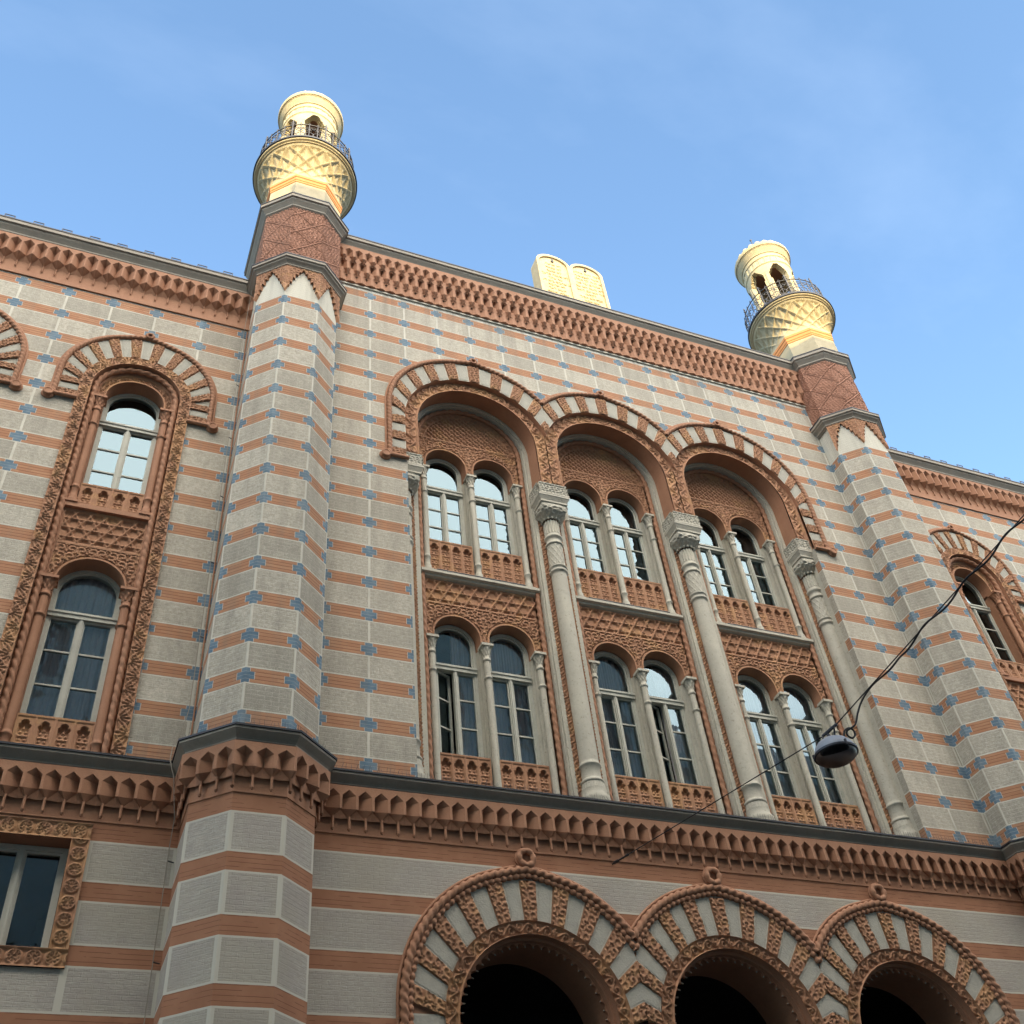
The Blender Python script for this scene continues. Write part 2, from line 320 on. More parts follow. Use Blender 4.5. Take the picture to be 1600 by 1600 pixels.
def h_vine(u, v, w, amp=0.018):
    """running scroll in a band of width w, v from 0 to w, with a plain fillet each side"""
    L = w * 1.55; c = w / 2; ph = u / L * 2 * pi; stem = sm(v - c - 0.26 * w * np.sin(ph), 0.12 * w)
    k = np.floor(u / L * 2); uc = (k + 0.5) * L / 2; sg = np.where(k % 2 == 0, -1, 1); x = u - uc; y = v - c - sg * 0.08 * w
    r = np.hypot(x, y); curl = swirl(x, y * sg, 1, 6.0, 0.36 * w) * 0.9
    h = np.maximum(stem, np.maximum(curl, 0)); e = np.minimum(v, w - v); h = np.where(e < 0.07 * w, 1.0, np.where(e < 0.12 * w, 0.0, h)); return amp * 1.4 * h
def h_lattice(u, v, s=0.42, wd=0.022, amp=0.03):
    """interlaced straps of stars and hexagons"""
    h = np.zeros_like(u)
    for k in range(3):
        a = k * pi / 3 + pi / 6; q = (u * np.cos(a) + v * np.sin(a)) / (s * 0.5); h = np.maximum(h, sm((frac(q) - 0.5) * s * 0.5, wd) * (0.8 + 0.2 * k / 2))
    q = (v / (s * 0.87)); return amp * np.maximum(h, 0.22 * (np.hypot((frac(u / s) - .5) * s, (frac(v / (s * .87)) - .5) * s * .87) < 0.05))
def h_fan(u, v, w, amp=0.016):
    """fans turned left and right by turns"""
    L = w * 1.25; k = np.floor(u / L); x = frac(u / L) * L; up = (x / L) * w; side = v > (np.where(k % 2 == 0, up, w - up))
    cx = np.where(side, 0.0, L); cy = np.where(k % 2 == 0, np.where(side, w, 0.0), np.where(side, w, 0.0)); cx = np.where(k % 2 == 0, cx, L - cx)
    th = np.arctan2(v - cy, x - cx); rr = np.hypot(v - cy, x - cx); h = 0.5 + 0.5 * np.clip(np.cos(th * 14) * 2, -1, 1)
    h = np.where(rr < 0.25 * w, 1.0, h); e = np.minimum(v, w - v); d = np.abs(v - np.where(k % 2 == 0, up, w - up)); h = np.where(d < 0.07 * w, 1, h)
    return amp * np.where(e < 0.08 * w, 1.0, h)
def h_diaper(u, v, s=0.115, amp=0.016):
    q = np.cos(2 * pi * (u / s + 0.22 * np.sin(2 * pi * v / s))) * np.cos(2 * pi * (v / s + 0.22 * np.sin(2 * pi * u / s + 1))); d = np.cos(2 * pi * (u + v) / s) * 0.5
    return amp * 2.0 * (0.5 + 0.5 * np.clip((q + d) * 2.5, -1, 1))
def h_plain(u, v): return np.zeros_like(u)
ROPE = lambda L0, t: (lambda L, a: 0.66 + 0.42 * np.abs(np.sin((L / L0) * pi + a * t)))
def fine(pts, d=0.012):
    pts = np.asarray(pts, float); L = np.concatenate([[0], np.cumsum(np.linalg.norm(np.diff(pts, axis=0), axis=1))]); keep = np.concatenate([[True], np.diff(L) > 1e-7]); pts = pts[keep]; L = L[keep]
    q = np.linspace(0, L[-1], max(2, int(L[-1] / d))); return np.stack([np.interp(q, L, pts[:, k]) for k in range(3)], -1)

def face_relief(b, fx, fz, y, u0, u1, v0, v1, hf, mat, res=0.013):
    """relief looking towards -Y; fx(u,v), fz(u,v) give the place of a point, hf its height"""
    nu = max(2, int(abs(u1 - u0) / res) + 1); nv = max(2, int(abs(v1 - v0) / res) + 1)
    U, V = np.meshgrid(np.linspace(u0, u1, nu), np.linspace(v0, v1, nv), indexing='ij'); H = hf(U, V)
    b.grid(np.stack([fx(U, V), y - H, fz(U, V)], -1), mat)
def flat_relief(b, x0, x1, z0, z1, y, hf, mat, res=0.013): face_relief(b, lambda u, v: u, lambda u, v: v, y, x0, x1, z0, z1, hf, mat, res)

# ---------------------------------------------------------------- plans
TO = [(-0.70, -0.32), (-0.29, -0.685), (0.29, -0.685), (0.70, -0.32)]      # tower plan: left side, front, right side
def tower_pts(sx): return [(sx * TX + x, y) for x, y in TO]
def mitres(path):
    m = []
    for i in range(len(path)):
        ns = []
        for a, b in ((i - 1, i), (i, i + 1)):
            if 0 <= a and b < len(path):
                d = Vector(path[b]) - Vector(path[a]); d.normalize(); ns.append(Vector((d.y, -d.x)))
        n = ns[0] if len(ns) == 1 else (ns[0] + ns[1]) / (1 + ns[0].dot(ns[1])); m.append(n)
    return m
def sweep(b, path, prof, mat, smooth=False):
    m = mitres(path)
    for i in range(len(prof) - 1):
        P = np.array([[(path[k][0] + m[k].x * o, path[k][1] + m[k].y * o, z) for (o, z) in prof[i:i + 2]] for k in range(len(path))]); b.grid(P, mat, smooth)
def seg_fn(path, i):
    m = mitres(path); A, Bq = path[i], path[i + 1]; ma, mb_ = m[i], m[i + 1]
    def P(s, o, z): return ((A[0] + ma.x * o) * (1 - s) + (Bq[0] + mb_.x * o) * s, (A[1] + ma.y * o) * (1 - s) + (Bq[1] + mb_.y * o) * s, z)
    return P, math.dist(A, Bq)
def brackets(b, P, n, p, dp, zt, zh2, zh1, zb2, zb1, zr, pr, rod=0.0, shift=0.0, mat='terra', rw=0.12, rodr=0.017):
    """row of pointed recesses between ridges that end in inverted pyramids and hanging rods"""
    V = []; F = []
    def q(*pts):
        o = len(V); V.extend(pts); F.append(tuple(range(o, o + len(pts))))
    w = 1.0 / n
    for k in range(n + 1):
        sr = (k + shift) * w
        if sr > 1.0001: break
        for sg in (-1, 1):
            m_ = sr + sg * w / 2; r = sr + sg * w * rw / 2
            if m_ < -0.0001 or m_ > 1.0001: continue
            R1 = P(r, p, zh1); A = P(m_, p, zh2); VT = P(m_, p - dp, zh1 - 0.01); VB = P(m_, p - dp, zb2); RB = P(r, p, zb1)
            f = (lambda *a: q(*a)) if sg > 0 else (lambda *a: q(*a[::-1]))
            f(P(r, p, zt), R1, A, P(m_, p, zt)); f(R1, VT, A); f(R1, RB, VB, VT); f(RB, P(sr, pr, zr), VB)
            f(P(sr, p, zt), P(sr, p, zb1), RB, R1, P(r, p, zt)); f(P(sr, p, zb1), P(sr, pr, zr), RB)
            f(P(sr, pr, zr), P(m_, max(pr - .02, 0.0), zr), VB)
        if rod > 0 and -0.0001 <= sr <= 1.0001:
            pts = [P(sr, pr + 0.01, zr + 0.02), P(sr, pr + 0.01, zr - rod)]; b.tube(pts, rodr, mat, 6)
            b.tube([P(sr, pr + 0.01, zr - rod + .005), P(sr, pr + 0.01, zr - rod - 0.018)], [rodr * 1.35, rodr * 0.7], mat, 6)
    b.add(V, F, mat)
def wall_seg(b, A, Bq, zf, crosses, mat, pid0=0.0, brk=(), far=None):
    """vertical wall from A to B (plan); zf(u) -> list of (z0, z1); crosses: runs where the blue crosses stand"""
    L = math.dist(A, Bq); cs = sorted(crosses); bp = {0.0, L}
    bp |= {c for c in cs if 0 < c < L}; bp |= {(a + c) / 2 for a, c in zip(cs, cs[1:]) if 0 < (a + c) / 2 < L}; bp |= {x for x in brk if 0 < x < L}
    bp = sorted(bp); V = []; F = []; U = []; U2 = []
    for u0, u1 in zip(bp, bp[1:]):
        if u1 - u0 < 1e-6: continue
        mid = (u0 + u1) / 2
        c = min(cs, key=lambda q: abs(q - mid)) if cs else None; pid = pid0 + sum(1 for q in cs if q < mid)
        for (a0, a1), (b0, b1) in zip(zf(u0 + 1e-5), zf(u1 - 1e-5)):
            o = len(V)
            def pt(u, z): return (A[0] + (Bq[0] - A[0]) * u / L, A[1] + (Bq[1] - A[1]) * u / L, z)
            V += [pt(u0, a0), pt(u1, b0), pt(u1, b1), pt(u0, a1)]; F.append((o, o + 1, o + 2, o + 3))
            d0, d1 = (u0 - c, u1 - c) if c is not None else (9, 9)
            U.append([(d0, a0), (d1, b0), (d1, b1), (d0, a1)]); U2.append([(pid, u0), (pid, u1), (pid, u1), (pid, u0)])
    b.add(V, F, mat, False, U, U2)

# ================================================================ the synagogue
syn = empty('synagogue', (0, 0, 0), 'Moorish style synagogue with striped stone walls, terracotta arches and two small minarets', 'building')
def P_(b, name, label=None, uvs=False, parent=None): return b.build(name, parent or syn, label, uvs)

# ---------- arches of the upper storey
RO, ZO, RI, ZI = 1.60, 15.79, 1.36, 15.57        # outer edge and inner edge of the voussoir ring
RS, ZS = 1.11, 15.65                             # opening of the arch
SPR = 14.46                                      # level where the ring ends
def outer_top(x):
    best = -1
    for c in BAYS:
        dx = abs(x - c)
        if dx <= RO: best = max(best, ZO + math.sqrt(max(0, RO * RO - dx * dx)) + 0.05 * max(0, 1 - dx / 0.35))
    return best
TOPZ = 19.02
axs = sorted({round(c + RO * math.cos(t), 5) for c in BAYS for t in np.linspace(0, pi, 46)} | {-3.985, 3.985, -4.24, 4.24, -1.32, 1.32})
OX = -5.33
def zf_main(u):
    x = OX + u
    if abs(x) > 4.24: return [(8.25, TOPZ)]
    if abs(x) > 3.985: return [(8.25, SPR), (max(outer_top(x), SPR + 0.01), TOPZ)]
    return [(max(outer_top(x), ZO), TOPZ)]
b = B(); brk = [x - OX for x in axs]
cr = [-5.28 - OX + 0.66 * i for i in range(17)]
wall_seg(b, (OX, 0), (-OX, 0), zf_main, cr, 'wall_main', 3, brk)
# reveals of the recess beside the outer columns, striped too
wall_seg(b, (3.985, 0.13), (3.985, 0), lambda u: [(8.25, SPR)], [], 'wall_main', 50)
wall_seg(b, (-3.985, 0), (-3.985, 0.13), lambda u: [(8.25, SPR)], [], 'wall_main', 51)
P_(b, 'upper_wall', uvs=True)

def ring_pt(c, side, th, rr, f):
    """point between inner (f=0) and outer (f=1) edge of the voussoir ring at angle th"""
    co, si = math.cos(th), math.sin(th)
    return (c + (RI + (RO - RI) * f) * co, ZI + (ZO - ZI) * f + (RI + (RO - RI) * f) * si)
def voussoirs(b, c, Rin, Zin, Rout, Zout, n, lim, Y, stilt_l=None, stilt_r=None, nst=6, hs=0.10, y_st=-0.006):
    """ring of alternating carved terracotta and stone blocks; lim = half width at which neighbours meet (None: free)"""
    def pt(t, f): return (c + (Rin + (Rout - Rin) * f) * np.cos(t), Zin + (Zout - Zin) * f + (Rin + (Rout - Rin) * f) * np.sin(t))
    tb = np.linspace(0, pi, 60); cl = lambda x: np.clip(x, c - (lim[0] or 9), c + (lim[1] or 9))
    b.grid(np.stack([np.stack([cl(c + q * np.cos(tb)), 0 * tb + Y + .006, zq + q * np.sin(tb)], -1) for q, zq in ((Rin, Zin), (Rout, Zout))], 0), 'terra', False)
    for sg_, st_ in ((-1, stilt_l), (1, stilt_r)):
        if st_: b.box(min(c + sg_ * Rin, c + sg_ * Rout), max(c + sg_ * Rin, c + sg_ * Rout), Y + .006, Y + .05, st_[0], Zout, 'terra')
    for k in range(n):
        t0, t1 = pi * k / n, pi * (k + 1) / n; tm = (t0 + t1) / 2
        left = math.cos(tm) < 0; lm = lim[0] if left else lim[1]
        if lm is not None and Rin * abs(math.cos(tm)) > lm - 0.02: continue
        terra = k % 2 == 0; arc = (t1 - t0) * (Rin + Rout) / 2; rad = math.hypot(Rout - Rin, 0) + abs(Zout - Zin) * math.sin(tm)
        def mk(ins, y, mat, hf, res):
            nu = max(3, int(arc / res)); nv = max(3, int(rad / res)); i0 = ins / arc; j0 = ins / rad
            S, T = np.meshgrid(np.linspace(i0, 1 - i0, nu), np.linspace(j0, 1 - j0, nv), indexing='ij'); th = t0 + (t1 - t0) * S
            x, z = pt(th, T)
            if lm is not None:
                xi, zi = pt(th, 0 * T); dx = np.abs(x - c); di = np.abs(xi - c); over = dx > lm
                q = np.where(over, (lm - di) / np.maximum(dx - di, 1e-6), 1); x = np.where(over, xi + (x - xi) * q, x); z = np.where(over, zi + (z - zi) * q, z)
            H = hf(S * arc, T * rad) if hf else np.zeros_like(x); b.grid(np.stack([x, Y - y - H, z], -1), mat, hf is not None)
        if terra:
            mk(0.0, 0.003, 'terra_carved', None, 0.08); mk(0.012, 0.006, 'terra_carved', lambda u, v: h_arab(u, v, hs, 0.022), 0.012)
        else:
            mk(0.0, 0.002, 'lime', None, 0.05); mk(0.018, -0.0, 'lime', None, 0.05); mk(0.020, 0.007, 'voussoir', None, 0.05)
    for sg, st in ((-1, stilt_l), (1, stilt_r)):
        if st is None: continue
        zb, zt = st; xi, xo = c + sg * Rin, c + sg * Rout; x0, x1 = min(xi, xo), max(xi, xo); h = (zt - zb) / nst
        for k in range(nst):
            z0 = zb + k * h
            if k % 2 == 0:
                flat_relief(b, x0, x1, z0, z0 + h, Y - 0.003, h_plain, 'terra_carved', 0.2); flat_relief(b, x0 + .01, x1 - .01, z0 + .01, z0 + h - .01, Y - 0.006, lambda u, v: h_arab(u, v, hs, 0.022), 'terra_carved', 0.012)
            else:
                flat_relief(b, x0, x1, z0, z0 + h, Y - 0.002, h_plain, 'lime', 0.2); flat_relief(b, x0 + .018, x1 - .018, z0 + .018, z0 + h - .018, Y - 0.008, h_plain, 'voussoir', 0.2)
def arch_path(c, R, Zc, zb, limL, limR, n=60, y=0.0, point=0.0):
    pts = []
    if limL is None: pts += [(c - R, y, z) for z in np.linspace(zb, Zc, 12)[:-1]]
    for t in np.linspace(pi, 0, n):
        x = R * math.cos(t)
        if x < 0 and limL is not None and -x > limL: continue
        if x > 0 and limR is not None and x > limR: continue
        pts.append((c + x, y, Zc + R * math.sin(t) + point * max(0, 1 - abs(x) / 0.35)))
    if limL is not None: pts.insert(0, (c - limL, y, Zc + math.sqrt(R * R - limL * limL)))
    if limR is not None: pts.append((c + limR, y, Zc + math.sqrt(R * R - limR * limR)))
    if limR is None: pts += [(c + R, y, z) for z in np.linspace(Zc, zb, 12)[1:]]
    return pts
def volute(b, x, z, y, r=0.085, mat='terra'):
    for k, (rr, dy) in enumerate(((r, 0.03), (r * 0.82, 0.055), (r * 0.5, 0.08))): b.lathe_y(x, z, y, rr, dy, mat)
    t = np.linspace(0, 2 * pi, 17); b.tube([(x + r * 0.62 * math.cos(a), y - 0.07, z + r * 0.62 * math.sin(a)) for a in t], 0.02, mat, 6)
def lathe_y(s, x, z, y, r, dy, mat, n=20):
    a = np.linspace(0, 2 * pi, n, endpoint=False); P = np.array([[(x + q * math.cos(t), y - d, z + q * math.sin(t)) for (q, d) in ((r, 0), (r, dy * .7), (r * .88, dy), (0.001, dy))] for t in a]); s.grid(P, mat, False, cu=True)
B.lathe_y = lathe_y
def wreath(b, x, z, y, R, r, mat='terra'):
    b.lathe_y(x, z, y, R * 1.12, 0.03, mat); t = np.linspace(0, 2 * pi, 33)
    b.tube([(x + R * 0.75 * math.cos(a), y - 0.05, z + R * 0.75 * math.sin(a)) for a in t], r, mat, 8, rf=lambda L, a: 0.85 + 0.25 * np.abs(np.cos(L * pi / (R * 0.78))) + 0 * a)
def band(b, c, Rin, Rout, Zc, zb, Y, hf, mat, limL, limR, res=0.013, closedge=True):
    """carved band along an arch with straight legs down to zb"""
    wv = Rout - Rin; Larc = pi * Rout; leg = Zc - zb; tot = leg * 2 + Larc; nu = int(tot / res); nv = max(4, int(wv / res)); u = np.linspace(0, tot, nu); v = np.linspace(0, wv, nv); U, V = np.meshgrid(u, v, indexing='ij')
    R = Rin + V; th = pi - np.clip((U - leg) / Larc, 0, 1) * pi
    x = c + R * np.cos(th); z = Zc + R * np.sin(th) - np.where(U < leg, leg - U, 0) - np.where(U > leg + Larc, U - leg - Larc, 0)
    dx = x - c
    if limL is not None: x = np.where(dx < -limL, c - limL, x)
    if limR is not None: x = np.where(dx > limR, c + limR, x)
    H = hf(U, V, wv) if hf else 0 * U; b.grid(np.stack([x, Y - H, z], -1), mat)
def soffit(b, c, R0, Z0_, R1, Z1_, zb, Y0, Y1, mat, n=48, rel=None):
    t = np.linspace(pi, 0, n); pts0 = [(c - R0, zb)] + [(c + R0 * math.cos(a), Z0_ + R0 * math.sin(a)) for a in t] + [(c + R0, zb)]; pts1 = [(c - R1, zb)] + [(c + R1 * math.cos(a), Z1_ + R1 * math.sin(a)) for a in t] + [(c + R1, zb)]
    m = 6; P = np.array([[(p[0] + (q[0] - p[0]) * k / m, Y0 + (Y1 - Y0) * k / m, p[1] + (q[1] - p[1]) * k / m) for k in range(m + 1)] for p, q in zip(pts0, pts1)]); b.grid(P, mat, False)

for i, c in enumerate(BAYS):
    lim = (None if i == 0 else 1.32, None if i == 2 else 1.32)
    b = B()
    voussoirs(b, c, RI, ZI, RO, ZO, 21, lim, 0.0, (SPR, ZO - 0.08) if i == 0 else None, (SPR, ZO - 0.08) if i == 2 else None)
    # step from the ring down to the recessed carved band
    soffit(b, c, RI if None in lim else 1.36, ZI, RI, ZI, 14.72, 0.0, 0.10, 'terra') if False else None
    t = np.linspace(pi, 0, 60); pr = [(c + RI * math.cos(a), ZI + RI * math.sin(a)) for a in t if not (lim[0] and RI * math.cos(a) < -lim[0]) and not (lim[1] and RI * math.cos(a) > lim[1])]
    if lim[0] is None: pr = [(c - RI, 14.46)] + pr
    if lim[1] is None: pr = pr + [(c + RI, 14.46)]
    b.grid(np.array([[(x, -0.004, z), (x, 0.12, z)] for x, z in pr]), 'terra', False)
    arch = P_(b, 'arch')
    b = B(); rp = arch_path(c, RO + 0.045, ZO, SPR, lim[0], lim[1], 90, -0.02, 0.05)
    b.tube(fine(rp), 0.044, 'terra', 10, rf=ROPE(0.095, 1)); b.tube(arch_path(c, RO + 0.105, ZO, SPR, lim[0], lim[1], 70, 0.0, 0.05), 0.022, 'terra', 6)
    for sg, free in ((-1, lim[0] is None), (1, lim[1] is None)):
        if free:
            xv = c + sg * (RO + 0.12); b.tube([(xv, -0.04, SPR - 0.02), (c + sg * (RI - 0.03), -0.04, SPR - 0.02)], 0.035, 'terra', 8); volute(b, xv, SPR - 0.04, 0.0, 0.10)
    P_(b, 'rope_moulding', parent=arch)
    b = B(); wreath(b, c, ZO + RO + 0.13, 0.0, 0.075, 0.024); P_(b, 'finial_knob', parent=arch)
    b = B(); band(b, c, RS, RI + 0.005, ZS - 0.04, 14.72, 0.10, lambda u, v, w: h_vine(u, v, w, 0.022), 'terra_carved', lim[0], lim[1], 0.012); P_(b, 'carved_band', parent=arch)
    b = B(); soffit(b, c, RS, ZS, RS - 0.005, ZS + 0.04, 14.72, 0.10, 0.44, 'terra'); P_(b, 'soffit', parent=arch)
    b = B()
    def cream_ring(R0, R1, Y0, Y1): # proud ring with legs down to the sill
        t = np.linspace(pi, 0, 50); rows = []
        for (R, y) in ((R0, Y1), (R0, Y0), (R1, Y0), (R1, Y1)):
            rows.append([(c - R, y, 8.25)] + [(c + R * math.cos(a), y, ZS + 0.07 + R * math.sin(a)) for a in t] + [(c + R, y, 8.25)])
        P = np.array(rows); P[0][:, :]; b.grid(P, 'cream', False)
    cream_ring(1.112, 1.045, 0.43, 0.55); cream_ring(1.06, 1.02, 0.47, 0.58)
    P_(b, 'stone_frame', parent=arch)
    b = B(); rpp = [(c - 0.975, 0.56, z) for z in np.linspace(8.3, ZS, 40)[:-1]] + [(c + 0.975 * math.cos(a), 0.56, ZS + 0.06 + 0.975 * math.sin(a)) for a in np.linspace(pi, 0, 50)] + [(c + 0.975, 0.56, z) for z in np.linspace(ZS, 8.3, 40)[1:]]
    b.tube(fine(rpp), 0.044, 'terra', 10, rf=ROPE(0.15, 1)); P_(b, 'inner_rope', parent=arch)
    # tympanum with diaper carving and bead border
    b = B()
    nu, nv = 150, 84; U, V = np.meshgrid(np.linspace(-0.95, 0.95, nu), np.linspace(0, 1, nv), indexing='ij'); zt = ZS + 0.06 + np.sqrt(np.maximum(0.95 ** 2 - U ** 2, 0)); zz = 15.80 + (zt - 15.80) * V
    dist = 0.95 - np.hypot(U, zz - (ZS + 0.06)); H = np.where(dist < 0.13, np.where((dist > 0.03) & (dist < 0.10), 0.012 + 0.012 * np.cos(np.arctan2(zz - ZS, U) * 48), 0.028), h_diaper(U, zz)); H = np.where((zz - 15.80 < 0.03), 0.035, H)
    b.grid(np.stack([c + U, 0.62 - H, zz], -1), 'terra_carved'); P_(b, 'tympanum', parent=arch)

# ---------- carved spandrel panels round pairs of round-headed windows
def win_panel(b, c, cxs, r, zsp, zc, z0, z1, x0, x1, Y, hf, mat='terra_carved', res=0.013, depth=0.2):
    """panel between x0..x1, z0..z1 pierced by arched openings of radius r, springing at zsp, centre zc; with terracotta soffits"""
    nu = int((x1 - x0) / res); xs = list(np.linspace(x0, x1, nu)); n2 = 34
    for cx in cxs: xs += [c + cx + r * math.cos(t) for t in np.linspace(0, pi, n2)]
    xs = np.array(sorted(xs)); nv = max(8, int((z1 - z0) / res))
    lo = np.full(len(xs), z0)
    for cx in cxs:
        d = np.abs(xs - c - cx); lo = np.where(d <= r + 1e-6, np.maximum(lo, zc + np.sqrt(np.maximum(r * r - d * d, 0))), lo)
    V = np.linspace(0, 1, nv)[None, :]; Xx = xs[:, None] * np.ones_like(V); Z = lo[:, None] + (z1 - lo[:, None]) * V
    dd = np.full_like(Z, 9.0)
    for cx in cxs: dd = np.minimum(dd, np.abs(np.where(Z > zc, np.hypot(Xx - c - cx, Z - zc), np.abs(Xx - c - cx)) - r))
    H = hf(Xx - c, Z); H = np.where(dd < 0.03, 0.024, np.where(dd < 0.045, 0.0, H)); b.grid(np.stack([Xx, Y - H, Z], -1), mat)
    for cx in cxs: soffit_r(b, c + cx, r, zc, z0, Y, Y + depth)
def soffit_r(b, cx, r, zc, z0, Y0, Y1, mat='terra'):
    t = np.linspace(pi, 0, 30); pts = [(cx - r, z0)] + [(cx + r * math.cos(a), zc + r * math.sin(a)) for a in t] + [(cx + r, z0)]
    b.grid(np.array([[(x, Y0 - 0.024, z), (x, Y1, z)] for x, z in pts]), mat, False)
def colonnette(b, x, y, z0, z1, r, mat, capmat=None):
    """small shaft with base, double ring, fluted neck and a carved capital"""
    capmat = capmat or mat; H = z1 - z0
    b.box(x - r * 1.6, x + r * 1.6, y - r * 1.6, y + r * 1.6, z0, z0 + 0.04, mat)
    zr = z1 - min(0.62, H * 0.28)
    prof = [(r * 1.5, z0 + .04), (r * 1.6, z0 + .07), (r * 1.25, z0 + .10), (r * 1.4, z0 + .13), (r * 1.05, z0 + .16), (r, z0 + .2), (r, z0 + .3), (r * 1.25, z0 + .315), (r * 1.25, z0 + .34), (r, z0 + .355), (r, z0 + .39), (r, zr - .04),
            (r, zr), (r * 1.3, zr + .012), (r * 1.3, zr + .035), (r * 1.02, zr + .05)]
    b.lathe(prof, x, y, mat, 16)
    b.lathe([(r, zr + .05), (r, z1 - .30)], x, y, mat, 32, hf=lambda A, Z: -0.10 * r * (0.5 + 0.5 * np.cos(A * 10)))
    b.lathe([(r, z1 - .30), (r * 1.28, z1 - .285), (r * 1.28, z1 - .262), (r, z1 - .25), (r, z1 - .19)], x, y, mat, 16)
    zz = np.linspace(z1 - .19, z1 - .04, 14); b.lathe([(r * (1.05 + 0.75 * ((z - z1 + .19) / .15) ** 1.5), z) for z in zz], x, y, capmat, 40, hf=lambda A, Z: r * 0.22 * np.cos(A * 8 + np.where(Z > z1 - .12, pi / 8, 0)) * np.sin((Z - z1) * 45))
    q = r * 1.9; b.box(x - q, x + q, y - q, y + q, z1 - .042, z1, mat)

# ---------- windows
def window_parts(xc, y, zs, ztr, zc, r, lites=3, flat_top=None, open_left=False):
    """frame mesh, glass mesh; width 2r, sill zs, transom ztr, arch centre zc"""
    f = B(); g = B(); w = 0.05; d = 0.07
    def arch_bar(R, wd, y0, dep, zb):
        t = np.linspace(pi, 0, 30); a = [(-R, zb)] + [(R * math.cos(q), zc + R * math.sin(q)) for q in t] + [(R, zb)]; Ri = R - wd; c_ = [(-Ri, zb)] + [(Ri * math.cos(q), zc + Ri * math.sin(q)) for q in t] + [(Ri, zb)]
        rows = [[(x, y0 + dep, z) for x, z in a], [(x, y0, z) for x, z in a], [(x, y0, z) for x, z in c_], [(x, y0 + dep, z) for x, z in c_]]; f.grid(np.array(rows), 'paint', False)
    if flat_top is None:
        arch_bar(r, 0.050, 0, d, zs); arch_bar(r - 0.050, 0.026, 0.02, d, ztr)
        zt = zc
    else:
        zt = flat_top; f.box(-r, -r + .055, 0, d, zs, zt, 'paint'); f.box(r - .055, r, 0, d, zs, zt, 'paint'); f.box(-r + .055, r - .055, 0, d, zt - .055, zt, 'paint')
    f.box(-r + .05, r - .05, 0.004, d, zs, zs + .05, 'paint')
    if ztr: f.box(-r + .01, r - .01, -0.03, d, ztr - .05, ztr + .045, 'paint'); f.box(-r + .01, r - .01, -0.045, -0.031, ztr + .01, ztr + .044, 'paint')
    top = ztr - .05 if ztr else zt - .055; bot = zs + .05
    f.box(-.030, .030, -0.012, d, bot, top, 'paint'); f.box(-.011, .011, -0.024, -0.0125, bot, top, 'paint')
    for sg in (-1, 1):
        x0, x1 = (.030, r - .050) if sg > 0 else (-r + .050, -.030)
        if open_left and sg < 0: continue
        f.box(x0, x0 + .022, 0.012, d, bot, top, 'paint'); f.box(x1 - .022, x1, 0.012, d, bot, top, 'paint'); f.box(x0 + .022, x1 - .022, 0.012, d, bot, bot + .04, 'paint'); f.box(x0 + .022, x1 - .022, 0.012, d, top - .03, top, 'paint')
        for k in range(1, lites):
            z = bot + (top - bot) * k / lites; f.box(x0 + .022, x1 - .022, 0.018, d - .01, z - .012, z + .012, 'paint')
        for k in range(lites):                        # each light slightly out of true, as old panes are
            za = bot + (top - bot) * k / lites; zb = bot + (top - bot) * (k + 1) / lites; e = [rng.uniform(-.0005, .0005) for _ in range(3)]
            g.add([(x0 + .02, .035 + e[0], za), (x1 - .02, .035 + e[1], za), (x1 - .02, .035 + e[2], zb), (x0 + .02, .035 + e[0] + e[2] - e[1], zb)], [(0, 1, 2, 3)], 'glass')
    if ztr:
        R = r - .06; t = np.linspace(0, pi, 28); g.add([(R, .035, ztr + .02)] + [(R * math.cos(q), .035, zc + R * math.sin(q)) for q in t] + [(-R, .035, ztr + .02)], [tuple(range(30))], 'glass')
    return f, g
def casement(r, bot, top, lites=3):
    """open left leaf, hinged on the outer side and swung into the room"""
    f = B(); g = B(); wl = r - .050 - .030; ca, sa = math.cos(.42), math.sin(.42)
    def T(s, o, z): return (-r + .055 + s * ca + o * sa, .03 + s * sa - o * ca, z)
    def bar(s0, s1, z0, z1):
        v = [T(s, o, z) for s in (s0, s1) for o in (-.02, .02) for z in (z0, z1)]; f.add(v, [(0, 1, 3, 2), (4, 6, 7, 5), (0, 4, 5, 1), (2, 3, 7, 6), (0, 2, 6, 4), (1, 5, 7, 3)], 'paint')
    bar(0, .035, bot, top); bar(wl - .035, wl, bot, top); bar(.035, wl - .035, bot, bot + .04); bar(.035, wl - .035, top - .035, top)
    for k in range(1, lites): z = bot + (top - bot) * k / lites; bar(.035, wl - .035, z - .012, z + .012)
    g.add([T(.02, 0, bot), T(wl - .02, 0, bot), T(wl - .02, 0, top), T(.02, 0, top)], [(0, 1, 2, 3)], 'glass'); return f, g
def curtain_mesh(r, z0, z1, dep=0.16, gap=0.0, x0=None):
    b = B(); n = 90; xs = np.linspace(-r if x0 is None else x0, r, n); a = np.where(np.abs(xs) < gap, 0.05, 0.0); ys = dep + 0.018 * np.sin(xs * 62 + 0.8 * np.sin(xs * 17)) + 0.01 * np.sin(xs * 140); b.grid(np.array([[(x, y, z0), (x, y + .005, (z0 + z1) / 2), (x, y, z1)] for x, y in zip(xs, ys)]), 'curtain'); return b
def sill_mesh(r, zs):
    b = B(); b.add([(-r - .02, -.13, zs - .03), (r + .02, -.13, zs - .03), (r + .02, .0, zs), (-r - .02, .0, zs)], [(0, 1, 2, 3)], 'flash'); b.box(-r - .02, r + .02, -.135, -.128, zs - .055, zs - .028, 'flash'); b.add([(-r - .02, -.128, zs - .05), (r + .02, -.128, zs - .05), (r + .02, 0, zs - .05), (-r - .02, 0, zs - .05)], [(0, 1, 2, 3)], 'terra'); return b
